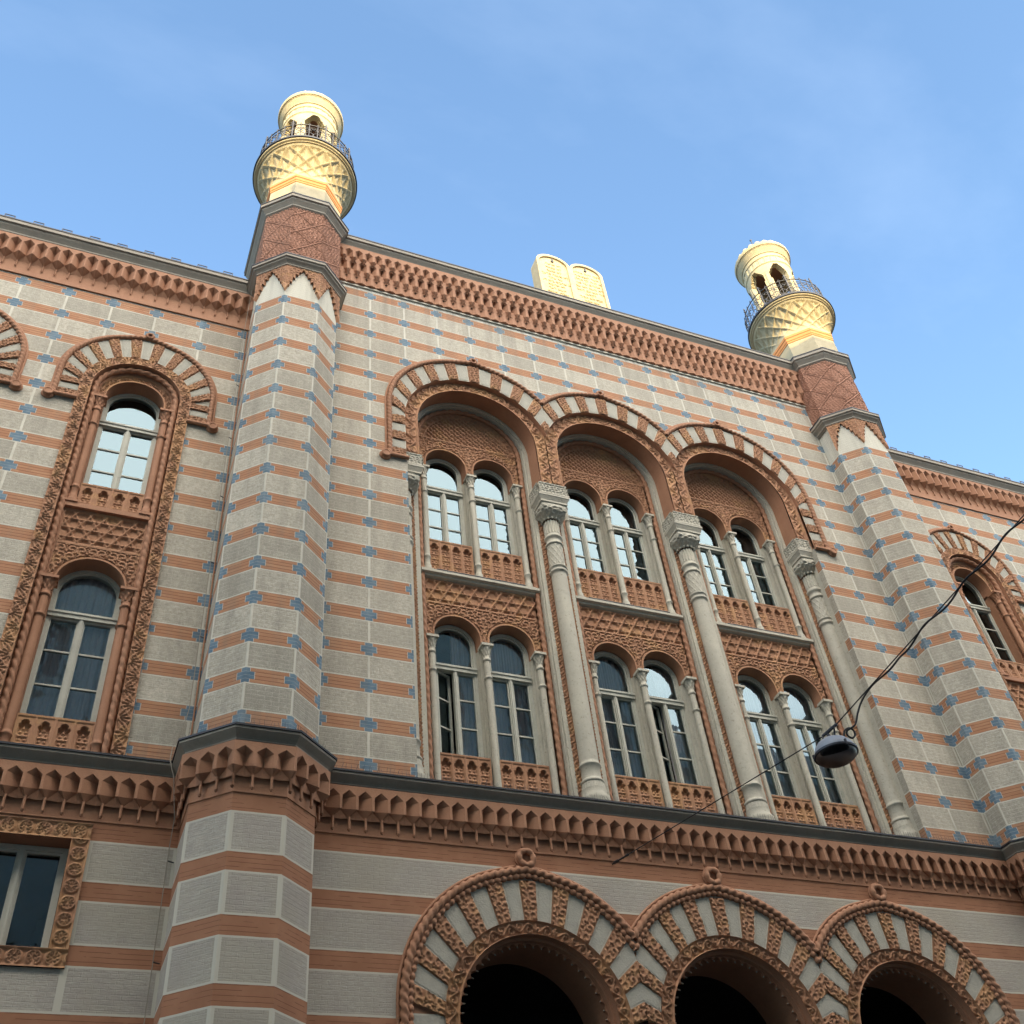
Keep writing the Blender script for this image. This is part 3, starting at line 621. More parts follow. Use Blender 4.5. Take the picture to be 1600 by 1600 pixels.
def make_window(loc, zs, ztr, zc, r, curtain=True, lites=3, flat_top=None, open_left=False, label=None):
    f, g = window_parts(0, 0, zs, ztr, zc, r, lites, flat_top, open_left); wn = f.build('window', syn, label); g.build('pane', wn)
    if open_left:
        cf, cg = casement(r, zs + .05, ztr - .05); cf.build('open_casement', wn); cg.build('casement_pane', wn)
    if curtain: curtain_mesh(r, zs, (zc + r) if zc else flat_top, gap=0.03, x0=.02 if open_left else None).build('curtain', wn)
    sill_mesh(r, zs).build('sill', wn); wn.location = loc; return wn
WR = 0.355; YW = 0.80
up = make_window((BAYS[0] - .44, YW, 0), 13.40, 14.72, 15.20, WR, curtain=False)
lo = make_window((BAYS[0] + .44, YW, 0), 9.43, 10.96, 11.43, WR)
opn = make_window((BAYS[0] - .44, YW, 0), 9.43, 10.96, 11.43, WR, open_left=True, label='window with its left leaf swung open')
for i, c in enumerate(BAYS):
    for sg in (-1, 1):
        if not (i == 0 and sg < 0): dup(up, syn, (c + sg * .44 - up.location.x, 0, 0))
        if i == 0 and sg < 0: continue
        if i == 1 and sg > 0: dup(opn, syn, (c + sg * .44 - opn.location.x, 0, 0))
        elif not (i == 0 and sg > 0): dup(lo, syn, (c + sg * .44 - lo.location.x, 0, 0))

# ---------- inner walls of the bays: panels, parapets, ledges, jambs
def parapet_relief(u, v, W, Hh):
    """row of small trefoil arches over scrolls"""
    n = 4; s = W / n; x = (frac(u / s) - .5) * s; z = v; h = 0.030 * np.ones_like(u)
    hole = (np.hypot(x, z - (Hh - .12)) < .042) | (np.hypot(x - .035, z - (Hh - .165)) < .032) | (np.hypot(x + .035, z - (Hh - .165)) < .032)
    body = (np.abs(x) < .062) & (z < Hh - .17); cur = 0.5 + 0.5 * np.cos(np.hypot(np.abs(x) - .03, (frac(z / .10) - .5) * .10) * 120)
    h = np.where(body, 0.004 + 0.018 * cur, h); h = np.where(hole, -0.03, h); h = np.where(v > Hh - .035, 0.04, h); h = np.where((np.abs(np.abs(x) - s / 2) < .012), 0.038, h); return h
bay0 = None
b = B(); c = 0.0
# upper pair
win_panel(b, c, (-.44, .44), .365, 15.0, 15.21, 15.0, 15.80, -.93, .93, 0.62, lambda u, v: h_arab(u, v, .13, .026))
spandrel = b.build('carved_spandrel', syn); spandrel.location = (BAYS[0], 0, 0); b = B()
# lower pair and lattice frieze
win_panel(b, c, (-.44, .44), .365, 11.3, 11.44, 11.32, 12.0, -.93, .93, 0.62, lambda u, v: h_arab(u, v, .13, .026))
spandrel2 = b.build('carved_spandrel', syn); spandrel2.location = (BAYS[0], 0, 0)
b = B(); flat_relief(b, -.93, .93, 12.0, 12.49, 0.62, lambda u, v: np.where((v < 12.03) | (v > 12.46), .03, h_lattice(u, v - 12.0, .36, .024, .045)), 'terra_carved'); lat = b.build('lattice_frieze', syn); lat.location = (BAYS[0], 0, 0)
pars = []
for z0, z1 in ((12.66, 13.37), (8.72, 9.39)):
    for s in (-.44, .44):
        b = B(); face_relief(b, lambda u, v: u + s - .375, lambda u, v: v + z0, 0.66, 0, .75, 0, z1 - z0, lambda u, v: parapet_relief(u, v, .75, z1 - z0), 'terra_carved', 0.010); par = b.build('carved_parapet', syn); par.location = (BAYS[0], 0, 0); pars.append(par)
b = B()
prof = [(0.62, 12.47), (0.54, 12.50), (0.54, 12.53), (0.49, 12.55), (0.49, 12.60)]
P = np.array([[(x, y, z) for y, z in prof] for x in (-1.0, 1.0)]); b.grid(P, 'cream', False); b.add([(-1, .49, 12.60), (1, .49, 12.60), (1, .72, 12.63), (-1, .72, 12.63)], [(0, 1, 2, 3)], 'cream')
b.add([(-1, .49, 12.47), (-1, .49, 12.60), (-1, .7, 12.60), (-1, .7, 12.47)], [(0, 1, 2, 3)], 'cream'); b.box(-.75, .75, .485, .60, 12.603, 12.618, 'flash')
led = b.build('ledge', syn); led.location = (BAYS[0], 0, 0)
b = B()     # cream side reveals between colonnettes and window frames
for z0, z1 in ((8.25, 11.32), (12.60, 15.0)):
    for xx in (-.44 - WR, -.44 + WR, .44 - WR, .44 + WR):
        s = 1 if abs(xx) > .44 else -1; s *= (1 if xx > 0 else -1); xo = xx + s * 0.09
        b.add([(xx, .81, z0), (xx, .81, z1), (xx + s * .02, .76, z1), (xx + s * .02, .76, z0)], [(0, 1, 2, 3)], 'cream'); b.add([(xx + s * .02, .76, z0), (xx + s * .02, .76, z1), (xx + s * .02, .70, z1), (xx + s * .02, .70, z0)], [(0, 1, 2, 3)], 'cream')
        b.add([(xx + s * .02, .70, z0), (xx + s * .02, .70, z1), (xo, .68, z1), (xo, .68, z0)], [(0, 1, 2, 3)], 'cream')
    for s in (-1, 1): b.box(min(s * .86, s * .95), max(s * .86, s * .95), .66, .80, z0, z1, 'cream')
    b.box(-.06, .06, .66, .82, z0, z1, 'cream')
jam = b.build('window_reveals', syn); jam.location = (BAYS[0], 0, 0)
b = B(); colonnette(b, 0, 0, 12.60, 15.0, .048, 'cream'); cu = b.build('colonnette', syn); cu.location = (BAYS[0], .60, 0)
b = B(); colonnette(b, 0, 0, 8.30, 11.32, .050, 'cream'); cl = b.build('colonnette', syn); cl.location = (BAYS[0], .60, 0)
for i, c in enumerate(BAYS):
    if i:
        for o in (spandrel, spandrel2, lat, led, jam, *pars): dup(o, syn, (c - BAYS[0], 0, 0))
    for dx in (-.865, 0, .865):
        if i == 0 and dx == 0: continue
        for o in (cu, cl): dup(o, syn, (c + dx - BAYS[0], 0, 0))

# ---------- piers with the four tall columns
def col_big(b):
    r = .138
    prof = [(r * 1.55, 8.25), (r * 1.55, 8.62), (r * 1.35, 8.66), (r * 1.5, 8.72), (r * 1.5, 8.78), (r * 1.25, 8.82), (r * 1.3, 8.9)]; b.lathe(prof, 0, 0, 'cream', 28)
    b.lathe([(r * 1.22, 8.9), (r * 1.12, 9.0)], 0, 0, 'cream', 48, hf=lambda A, Z: .008 * np.cos(A * 20))
    b.lathe([(r * 1.12, 9.0), (r * 1.22, 9.015), (r * 1.22, 9.04), (r * 1.05, 9.055), (r, 9.08), (r, 9.26), (r * 1.13, 9.275), (r * 1.13, 9.30), (r, 9.315), (r, 9.36), (r * .97, 11), (r * .935, 12.80), (r * .93, 12.85), (r * 1.1, 12.865), (r * 1.1, 12.90), (r * .95, 12.915), (r * .95, 12.95), (r * 1.1, 12.965), (r * 1.1, 12.985), (r * .93, 13.0)], 0, 0, 'cream', 28)
    def dia(A, Z): return .010 * np.maximum(sm(frac(A / (2 * pi) * 10 + Z * 6) - .5, .16), sm(frac(A / (2 * pi) * 10 - Z * 6) - .5, .16))
    b.lathe([(r * .92, z) for z in np.linspace(13.0, 13.46, 40)], 0, 0, 'cream', 110, hf=dia)
    b.lathe([(r * .93, 13.46), (r * 1.1, 13.47), (r * 1.1, 13.50), (r * .93, 13.515), (r * .93, 13.60), (r * 1.12, 13.62), (r * 1.12, 13.66), (r * .93, 13.68), (r * .92, 13.72)], 0, 0, 'cream', 28)
    b.lathe([(r * .92, z) for z in np.linspace(13.72, 14.0, 6)], 0, 0, 'cream', 96, hf=lambda A, Z: .010 * np.cos(A * 16))
for i, x in enumerate((-3.96, -1.32, 1.32, 3.96)):
    b = B(); col_big(b); cb = b.build('column', syn); cb.location = (x, .37, 0)
    b = B()
    for k in range(14): a = 2 * pi * k / 14; b.lathe([(0.001, 14.0), (.022, 14.02), (.022, 14.04), (0.001, 14.06)], .155 * math.cos(a), .155 * math.sin(a), 'cream', 6)
    # carved cushion, chamfered abacus and pierced block
    def bell(s): return .135 + .10 * min(1, s * 1.6) ** .8
    N = 24; P = []
    for k in range(N):
        s = k / (N - 1); q = bell(s); z = 14.03 + .27 * s; ring = []
        for sx, sy, ex, ey in ((-1, -1, 1, -1), (1, -1, 1, 1), (1, 1, -1, 1), (-1, 1, -1, -1)):
            for m_ in range(20):
                t = m_ / 20; px, py = sx + (ex - sx) * t, sy + (ey - sy) * t; rd = 1 / math.hypot(px, py); mixr = (1 - s) ** .7; fx = px * (rd * mixr + (1 - mixr)); fy = py * (rd * mixr + (1 - mixr))
                hh = float(h_arab(np.array(t * .4), np.array(z), .12, .035)) * math.sin(pi * min(1, s * 1.1)); ring.append((fx * (q + hh), fy * (q + hh), z))
        P.append(ring)
    b.grid(np.array(P), 'cream', True, cv=True)
    for z0, z1, q0, q1 in ((14.30, 14.34, .25, .25), (14.34, 14.42, .25, .285), (14.42, 14.46, .29, .29)):
        v = [(sx * q, sy * q, z) for q, z in ((q0, z0), (q1, z1)) for sx, sy in ((-1, -1), (1, -1), (1, 1), (-1, 1))]; b.add(v, [(0, 1, 5, 4), (1, 2, 6, 5), (2, 3, 7, 6), (3, 0, 4, 7), (0, 3, 2, 1), (4, 5, 6, 7)], 'cream')
    Q = .265; hh = lambda u, v: np.where((v < .022) | (v > .235), .028, h_arab(u, v, .10, .020))
    face_relief(b, lambda u, v: u - Q, lambda u, v: v + 14.46, -Q + .0, 0, 2 * Q, 0, .26, hh, 'cream', .009)
    for sg in (-1, 1):
        U, V = np.meshgrid(np.linspace(0, 2 * Q, 58), np.linspace(0, .26, 28), indexing='ij'); b.grid(np.stack([sg * (Q + hh(U, V)), U - Q, V + 14.46], -1), 'cream')
    b.box(-Q, Q, -Q + .002, Q, 14.4605, 14.72, 'cream'); b.build('capital', cb)
    # pier behind: carved strips
    b = B(); w_ = .215
    x0, x1 = (-w_, w_) if i in (1, 2) else ((-.03, w_) if i == 0 else (-w_, .03))
    flat_relief(b, x0, x1, 8.25, 14.46, .44, lambda u, v: .016 * (0.5 + 0.5 * np.clip(np.cos(2 * pi * (np.abs(frac(v / .11) - .5) * 2 + (frac(u / .07)) * 1.0)) * 1.6, -1, 1)), 'terra_carved', .014)
    b.box(x0, x1, .445, 1.2, 8.25, 14.46, 'terra'); b.box(min(x0, -.22) if i in (1, 2) else x0, max(x1, .22) if i in (1, 2) else x1, .11, 1.2, 14.722, 15.0, 'terra')
    pr_ = b.build('pier', syn); pr_.location = (x, 0, 0)
b = B()      # backing wall behind windows with openings left free; recess planes beside the outer columns
for c in BAYS:
    for x0, x1 in ((-1.32, -.80), (-.08, .08), (.80, 1.32)): b.box(c + x0, c + x1, .82, 1.0, 8.25, 17.2, 'terra')
    for z0, z1 in ((8.25, 9.40), (11.82, 13.37), (15.58, 17.2)): b.box(c - .80, c + .80, .84, .98, z0, z1, 'terra')
    for z0, zc in ((15.0, 15.20), (11.3, 11.43)):
        for cx in (-.44, .44):
            t = np.linspace(pi, 0, 25); P = np.array([[(c + cx + .35 * math.cos(a), .83, zc + .35 * math.sin(a)), (c + cx + .35 * math.cos(a) * 1.02, .83, zc + .42 + .05)] for a in t]); b.grid(P, 'terra', False)
for sg in (-1, 1): b.box(min(sg * 3.985, sg * 4.1), max(sg * 3.985, sg * 4.1), .131, .9, 8.25, 14.46, 'cream')
P_(b, 'bay_backing')

# ---------- top of the main front: white line, three tiers of brackets, cornice
b = B(); path = [(-5.4, 0), (5.4, 0)]; Pm, L = seg_fn(path, 0); n = round(L / .198)
b.box(-5.33, 5.33, -.030, 0.0, 19.02, 19.055, 'lime')
brackets(b, Pm, n, .085, .05, 19.46, 19.40, 19.28, 19.09, 19.06, 19.055, .03, mat='terra', rw=.22)
brackets(b, Pm, n, .150, .11, 19.76, 19.70, 19.60, 19.44, 19.36, 19.26, .07, shift=.5, mat='terra', rw=.24)
brackets(b, Pm, n, .215, .10, 20.05, 19.97, 19.89, 19.76, 19.70, 19.62, .13, mat='terra', rw=.24)
b.box(-5.38, 5.38, -.02, .4, 19.30, 20.05, 'terra')
P_(b, 'bracket_frieze')
def tw(sx, y0): t = tower_pts(sx); return [(t[0][0], y0)] + t + [(t[3][0], y0)]
CORN = [(.0, 0), (.015, .02), (.05, .05), (.05, .085), (.075, .12), (.115, .17), (.125, .20), (.155, .21), (.155, .29)]
path = [(-6.73, 1.2)] + tower_pts(-1) + [(-5.33, -.13), (5.33, -.13)] + tower_pts(1) + [(6.73, 1.2)]
b = B(); sweep(b, path, [(o, 20.0 + z) for o, z in CORN], 'cornice'); sweep(b, path, [(.155, 20.288), (.165, 20.29), (.165, 20.318), (0, 20.34)], 'flash'); sweep(b, path, [(0.02, 20.02), (-.15, 20.0)], 'cornice'); P_(b, 'top_cornice')
# side wing cornices
for sg in (-1, 1):
    pth = [(-14, WY), (-6.73, WY)] if sg < 0 else [(6.73, WY), (14, WY)]
    b = B(); Pm, L = seg_fn(pth, 0); n = round(L / .2013)
    brackets(b, Pm, n, .17, .12, 18.02, 17.98, 17.88, 17.66, 17.60, 17.50, .02, rod=.14, rodr=.012)
    b.box(min(pth[0][0], pth[1][0]), max(pth[0][0], pth[1][0]), WY - .012, WY + .3, 17.19, 18.02, 'terra'); b.box(min(pth[0][0], pth[1][0]), max(pth[0][0], pth[1][0]), WY - .03, WY, 17.17, 17.20, 'terra'); P_(b, 'bracket_frieze')
    pc = [(p[0], WY - .10) for p in pth]; b = B(); sweep(b, pc, [(o, 18.02 + z) for o, z in CORN], 'cornice'); sweep(b, pc, [(.155, 18.308), (.165, 18.31), (.165, 18.335), (-2, 18.7)], 'flash'); sweep(b, pc, [(.02, 18.03), (-.12, 18.0)], 'cornice'); P_(b, 'wing_cornice')
    for k in range(26):
        x = 7.05 + k * .47 if sg > 0 else -7.25 - k * .455
        if abs(x) > 13.5: continue
        g = B(); g.box(-.085, .085, 0, .012, .085, .10, 'roof'); g.box(-.085, -.073, 0, .012, -.02, .085, 'roof'); g.box(.073, .085, 0, .012, -.02, .085, 'roof'); g.box(-.073, .073, 0, .012, .03, .042, 'roof'); o = g.build('snow_guard', syn); o.location = (x, WY - .235, 18.35)
b = B(); v = [(-5.33, -.2, 20.33), (5.33, -.2, 20.33), (5.33, 4, 21.0), (-5.33, 4, 21.0)]; b.add(v, [(0, 1, 2, 3)], 'roof')
for s in (-1, 1): b.add([(s * 6.0, .1, 18.34), (s * 14, .1, 18.34), (s * 14, 6, 19.6), (s * 6.0, 6, 19.6)], [(0, 1, 2, 3)], 'roof')
b.box(-14, 14, 5.9, 6.1, 0, 18.9, 'dark'); b.box(-5.4, 5.4, 3.9, 4.0, 17, 20.9, 'roof'); b.box(-14, 14, .9, 6, 7.9, 8.0, 'dark'); b.box(-14, 14, 1.0, 6, 18.1, 18.2, 'dark'); b.box(-14, -5.34, .30, 1.0, 18.1, 18.2, 'dark'); b.box(5.34, 14, .30, 1.0, 18.1, 18.2, 'dark')
for s in (-1, 1): b.box(min(s * 5.4, s * 5.3), max(s * 5.4, s * 5.3), .05, 4, 18, 20.4, 'roof'); b.box(min(s * 14, s * 14.1), max(s * 14, s * 14.1), WY, 6, 0, 18.3, 'stucco')
P_(b, 'roof')

# ---------- corner towers with minarets
def tower(sx):
    cx = sx * TX; pts = [(cx - .70, .6)] + tower_pts(sx) + [(cx + .70, .6)]
    nm = 'left' if sx < 0 else 'right'
    b = B()
    for i in range(5):
        A, Bq = pts[i], pts[i + 1]; L = math.dist(A, Bq); cs = [0.0, L]
        if i == 0: cs = ([L - .59, L] if sx < 0 else [L - .32, L])
        if i == 4: cs = ([0, .32] if sx < 0 else [0, .59])
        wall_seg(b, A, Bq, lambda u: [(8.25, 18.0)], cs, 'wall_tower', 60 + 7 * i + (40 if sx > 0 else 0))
    tow = b.build('corner_tower', syn, 'corner tower with minaret ' + ('partly in shade at its foot' if sx < 0 else 'whose dome cresting and spike show'), uvs=True)
    fp = pts
    # lambrequin of carved terracotta hanging at the corners
    b = B()
    for i in range(1, 4):
        Pm, L = seg_fn(fp, i); nu = 64; nv = 46
        S, T = np.meshgrid(np.linspace(0, 1, nu), np.linspace(0, 1, nv), indexing='ij'); q = 1 - np.abs(S - .5) * 2      # 0 at corners, 1 at the middle
        # cusped outline rising from the corner pendants to the apex
        low = np.interp(q, [0, .12, .17, .18, .23, .24, .36, .38, .39, .54, .56, .57, .72, .74, .75, .88, .90, 1], [17.24, 17.34, 17.42, 17.40, 17.40, 17.54, 17.50, 17.54, 17.68, 17.64, 17.68, 17.79, 17.76, 17.80, 17.88, 17.86, 17.93, 17.96])
        z = low + (18.06 - low) * T; H = .03 + h_arab(S * L, z, .13, .016); H = np.where((z - low) < .03, .048, H); H = np.where((q < .13) & (z < 17.42), .055, H)
        m = mitres(fp); ma, mb2 = m[i], m[i + 1]; A, Q = fp[i], fp[i + 1]
        x = (A[0] + ma.x * H) * (1 - S) + (Q[0] + mb2.x * H) * S; y = (A[1] + ma.y * H) * (1 - S) + (Q[1] + mb2.y * H) * S; b.grid(np.stack([x, y, z], -1), 'terra_carved')
        P0 = np.stack([x[:, 0], y[:, 0], z[:, 0]], -1); bx = A[0] + (Q[0] - A[0]) * S[:, 0]; by = A[1] + (Q[1] - A[1]) * S[:, 0]; b.grid(np.stack([P0, np.stack([bx, by, z[:, 0]], -1)], 1), 'terra_carved', False)
    b.build('lambrequin', tow)
    b = B(); cap = [(.02, 17.96), (.03, 17.985), (.06, 18.0), (.06, 18.03), (.085, 18.06), (.12, 18.09), (.13, 18.12), (.155, 18.13), (.155, 18.19)]
    sweep(b, fp, cap, 'cornice'); sweep(b, fp, [(.155, 18.188), (.163, 18.19), (.163, 18.215), (-.02, 18.27)], 'flash'); sweep(b, fp, [(.03, 17.965), (-.1, 17.955)], 'cornice'); b.build('lower_cornice', tow)
    # carved drum with diagonal straps
    b = B(); full = [(-.70, .6)] + TO + [(.70, .6)]; dp = [(cx + x * .99, y * .99) for x, y in full]; run = 0.0
    for i in range(5):
        A, Q = dp[i], dp[i + 1]; L = math.dist(A, Q); m = mitres(dp); ma, mb2 = m[i], m[i + 1]; nu = max(4, int(L / .013)); nv = 140
        S, T = np.meshgrid(np.linspace(0, 1, nu), np.linspace(18.2, 20.03, nv), indexing='ij'); U = S * L + run; st = np.maximum(sm((frac((U + T) / .62) - .5) * .62, .035), sm((frac((U - T) / .62) - .5) * .62, .035))
        H = np.where(st > .55, .033, np.where(st > 0.1, .004, h_arab(U, T, .09, .024))); x = (A[0] + ma.x * H) * (1 - S) + (Q[0] + mb2.x * H) * S; y = (A[1] + ma.y * H) * (1 - S) + (Q[1] + mb2.y * H) * S; b.grid(np.stack([x, y, T], -1), 'terra_pink'); run += L
    b.build('carved_drum', tow)
    # octagonal neck, orange band
    s8 = .4142; oc = lambda a: [(cx + a * x, -.0 + a * y) for x, y in ((s8, 1), (-s8, 1), (-1, s8), (-1, -s8), (-s8, -1), (s8, -1), (1, -s8), (1, s8), (s8, 1), (-s8, 1))]
    b = B(); sweep(b, oc(.70)[0:10], [(0, 20.2), (0, 21.00)], 'minaret'); b.build('octagon_neck', tow)
    b = B(); sweep(b, oc(.70)[0:10], [(0, 20.995), (.012, 21.0), (.012, 21.06), (.02, 21.065), (.02, 21.16), (.03, 21.165), (.03, 21.24), (0.0, 21.245)], 'orange'); b.build('orange_band', tow)
    # ribbed flare from octagon to the round balcony
    b = B(); n = 240; mz = 90; a = np.linspace(0, 2 * pi, n, endpoint=False); t = np.linspace(0, 1, mz); A, T = np.meshgrid(a, t, indexing='ij')
    octr = .705 / np.maximum.reduce([np.abs(np.cos(A - k * pi / 4)) for k in range(8)]); rr = octr * (1 - np.clip(T * 3, 0, 1)) + .725 * np.clip(T * 3, 0, 1); flare = np.clip((T - .12) / .88, 0, 1); R = rr + (.985 - .725) * flare ** 2.2
    N = 16; ph = A / (2 * pi) * N; k = 3.1 * T ** .8
    rib = np.maximum(sm(frac(ph + k + .5 * 0) - .5, .075), sm(frac(ph - k) - .5, .075)); cell = np.abs(frac(ph * 2) - .5); fade = np.clip((T - .06) * 6, 0, 1)
    H = .035 * rib + (-.030) * (1 - rib) * (.5 + 0.9 * np.abs(np.sin(ph * pi * 2 + 0.0))) * np.clip((T - .15) * 3, 0, 1); H = np.where(T > .93, 0.0, H * fade)
    Rr = R + H; b.grid(np.stack([cx + Rr * np.cos(A), Rr * np.sin(A), 21.24 + T * .96], -1), 'minaret', True, cu=True)
    b.lathe([(.96, 22.18), (1.0, 22.185), (1.0, 22.21), (1.04, 22.225), (1.05, 22.26)], cx, 0, 'minaret', 64, smooth=False); b.lathe([(1.05, 22.258), (1.075, 22.262), (1.075, 22.315), (1.04, 22.33), (.4, 22.34)], cx, 0, 'flash', 64, smooth=False); b.build('balcony', tow)
    # wrought iron railing
    b = B(); R = .985; ring = lambda z, q=R: [(cx + q * math.cos(a), q * math.sin(a), z) for a in np.linspace(0, 2 * pi, 73)]
    b.tube(ring(22.95), .013, 'iron', 6); b.tube(ring(22.42), .011, 'iron', 6); b.tube(ring(22.84), .007, 'iron', 5)
    for k in range(36):
        a = 2 * pi * k / 36; e = np.array([math.cos(a), math.sin(a), 0]); tg = np.array([-math.sin(a), math.cos(a), 0]); o = np.array([cx, 0, 0])
        b.tube([o + e * R + (0, 0, 22.33), o + e * R + (0, 0, 22.95)], .010, 'iron', 5)
        for sg in (-1, 1):
            q = [o + e * R + tg * sg * (.045 + .035 * math.cos(w_)) + np.array([0, 0, 22.74 + .05 * math.sin(w_)]) for w_ in np.linspace(0, 2 * pi * .8, 9)]; b.tube(q, .010, 'iron', 4)
            q = [o + e * R + tg * sg * (.09 * math.sin(w_)) + np.array([0, 0, 22.42 + .22 * w_ / pi]) for w_ in np.linspace(0, pi, 7)]; b.tube(q, .010, 'iron', 4)
        if k % 4 == 0:
            b.tube([o + e * R + (0, 0, 22.3), o + e * R + (0, 0, 23.16)], .016, 'iron', 6)
            for zc in (22.99, 23.07): b.tube([o + e * R - tg * .045 + (0, 0, zc), o + e * R + (0, 0, zc + .035), o + e * R + tg * .045 + (0, 0, zc)], .011, 'iron', 5)
        else: b.tube([o + e * R - tg * .03 + (0, 0, 22.95), o + e * R + (0, 0, 23.03), o + e * R + tg * .03 + (0, 0, 22.95)], .010, 'iron', 4)
    b.build('balcony_railing', tow)
    # lantern pierced by six cusped openings
    b = B(); n = 264; zz = np.linspace(22.34, 24.80, 112); a = np.linspace(0, 2 * pi, n, endpoint=False); A, Z = np.meshgrid(a, zz, indexing='ij'); off = math.radians(-90 if sx < 0 else -111)
    dA = (np.mod(A - off + pi / 6, pi / 3) - pi / 6); s_ = dA * .60
    def opening(s_, Z): # trefoil head
        w_ = np.where(Z < 23.70, .205, np.where(Z < 23.95, .232, np.where(Z < 24.10, .232 - (Z - 23.95) * .5, .145 - (Z - 24.10) * .55))); return (np.abs(s_) < w_) & (Z < 24.27) & (Z > 22.42)
    mk = ~opening(s_ + .6 * pi / n, Z + .011); R1 = .60 + .015 * (np.abs(np.abs(s_) - .31) < .025) * (Z < 24.0) + .02 * (np.abs(Z - 24.36) < .02) + .02 * (np.abs(Z - 24.62) < .015) - .006 * (frac(Z / .3) < .05) + .025 * (Z < 22.5)
    R1 = R1 + .012 * ((Z > 24.40) & (Z < 24.58) & (np.abs(frac(A * 24 / (2 * pi)) - .5) < .25)); R2 = np.full_like(R1, .46)
    G = lambda R: np.stack([cx + R * np.cos(A), R * np.sin(A), Z], -1); G1, G2 = G(R1), G(R2); b.grid(G1, 'minaret', False, cu=True, mask=mk); b.grid(G2, 'minaret', False, cu=True, mask=mk); V = []; F = []
    for i in range(n):
        for j in range(len(zz) - 1):
            if not mk[i, j]: continue
            i2 = (i + 1) % n
            for (p, q, ni, nj) in (((i, j), (i, j + 1), (i - 1) % n, j), ((i2, j), (i2, j + 1), i2, j), ((i, j), (i2, j), i, j - 1), ((i, j + 1), (i2, j + 1), i, j + 1)):
                if 0 <= nj < len(zz) - 1 and not mk[ni, nj]: o = len(V); V += [G1[p], G1[q], G2[q], G2[p]]; F.append((o, o + 1, o + 2, o + 3))
    b.add(V, F, 'minaret'); b.lathe([(.46, 24.7), (.001, 24.72)], cx, 0, 'terra_pink', 24); b.lathe([(.24, 22.34), (.24, 23.5), (.20, 23.55), (.001, 23.56)], cx, 0, 'dark', 12, smooth=False); b.build('lantern', tow)
    b = B(); pf = [(.60, 24.78), (.625, 24.79), (.625, 24.81), (.61, 24.82), (.63, 24.86), (.66, 24.92), (.69, 24.98), (.705, 24.99), (.705, 25.01), (.725, 25.01), (.735, 25.07), (.735, 25.11), (.68, 25.13), (.4, 25.14)]; b.lathe(pf, cx, 0, 'minaret', 72, smooth=False)
    for k in range(22): a = 2 * pi * k / 22; b.lathe([(.095, 25.11), (.095, 25.20), (.06, 25.27), (.001, 25.29)], cx + .61 * math.cos(a), .61 * math.sin(a), 'minaret', 10)
    b.build('lantern_cornice', tow)
    b = B(); dm = [(.50 * math.cos(q), 25.12 + .62 * math.sin(q)) for q in np.linspace(0, pi / 2, 12)]; b.lathe(dm, cx, 0, 'minaret', 48, hf=lambda A, Z: .02 * np.cos(A * 12)); b.tube([(cx, 0, 25.7), (cx, 0, 26.35)], .012, 'iron', 6); b.lathe([(.001, 26.30), (.035, 26.34), (.001, 26.38)], cx, 0, 'iron', 8); b.build('dome', tow)
for sx in (-1, 1): tower(sx)

# ---------- tablets of stone over the middle of the front
b = B(); Y0, Y1 = -.02, .30
def slab_outline(x0, x1, zb, zt, n=22):
    r = (x1 - x0) / 2; xc = (x0 + x1) / 2; return [(x0, zb)] + [(xc + r * math.cos(q), zt - r * .78 + r * .78 * math.sin(q)) for q in np.linspace(pi, 0, n)] + [(x1, zb)]
for x0, x1 in ((-.82, -.0), (0.0, .82)):
    for ins, y in ((0, 0.0), (.07, .035)):
        o = slab_outline(x0 + ins, x1 - ins, 20.35, 22.34 - ins)
        if ins == 0:
            i_ = slab_outline(x0 + .07, x1 - .07, 20.35, 22.27); b.grid(np.array([[(x, Y0, z) for x, z in o], [(x, Y0, z) for x, z in i_], [(x, Y0 + .04, z) for x, z in i_]]), 'minaret', False); b.grid(np.array([[(x, Y0, z) for x, z in o], [(x, Y1, z) for x, z in o]]), 'minaret', False); b.add([(x, Y1, z) for x, z in o], [tuple(range(len(o)))], 'minaret')
            b.add([(x, Y0 + .04, z) for x, z in i_], [tuple(range(len(i_)))], 'minaret')
b.box(-.78, .78, .31, .5, 20.3, 21.05, 'minaret'); tab = b.build('tablets', syn, 'twin round topped stone tablets engraved with Hebrew lines')
def text_mesh(lines, x, z, size, mat, name, parent, y, sp=1.35, align='CENTER'):
    cu = bpy.data.curves.new(name, 'FONT'); cu.body = '\n'.join(lines); cu.size = size; cu.align_x = align; cu.space_line = sp; cu.extrude = .004; cu.resolution_u = 2
    ob = bpy.data.objects.new('tmp', cu); COL.objects.link(ob); dg = bpy.context.evaluated_depsgraph_get(); me = bpy.data.meshes.new_from_object(ob.evaluated_get(dg)); bpy.data.objects.remove(ob)
    me.materials.clear(); me.materials.append(M[mat]); o = bpy.data.objects.new(name, me); COL.objects.link(o); o.parent = parent; o.location = (x, y, z); o.rotation_euler = (pi / 2, 0, 0); return o
rv = lambda s: s[::-1]
L1 = ['אנכי יהוה אלהיך', 'אשר הוצאתיך', 'לא יהיה לך אלהים', 'אחרים על פני', 'לא תשא את שם', 'זכור את יום השבת', 'לקדשו', 'כבד את אביך', 'ואת אמך', 'למען יארכון', 'ימיך על האדמה']
L2 = ['לא תרצח', 'לא תנאף', 'לא תגנב', 'לא תענה ברעך', 'עד שקר', 'לא תחמד בית רעך', 'לא תחמד', 'אשת רעך', 'ועבדו ואמתו', 'ושורו וחמרו', 'וכל אשר לרעך']
text_mesh([rv(s) for s in L1], .41, 21.96, .105, 'gold', 'engraved_letters', tab, .012, 1.3); text_mesh([rv(s) for s in L2], -.41, 21.96, .105, 'gold', 'engraved_letters', tab, .012, 1.3)
b = B()
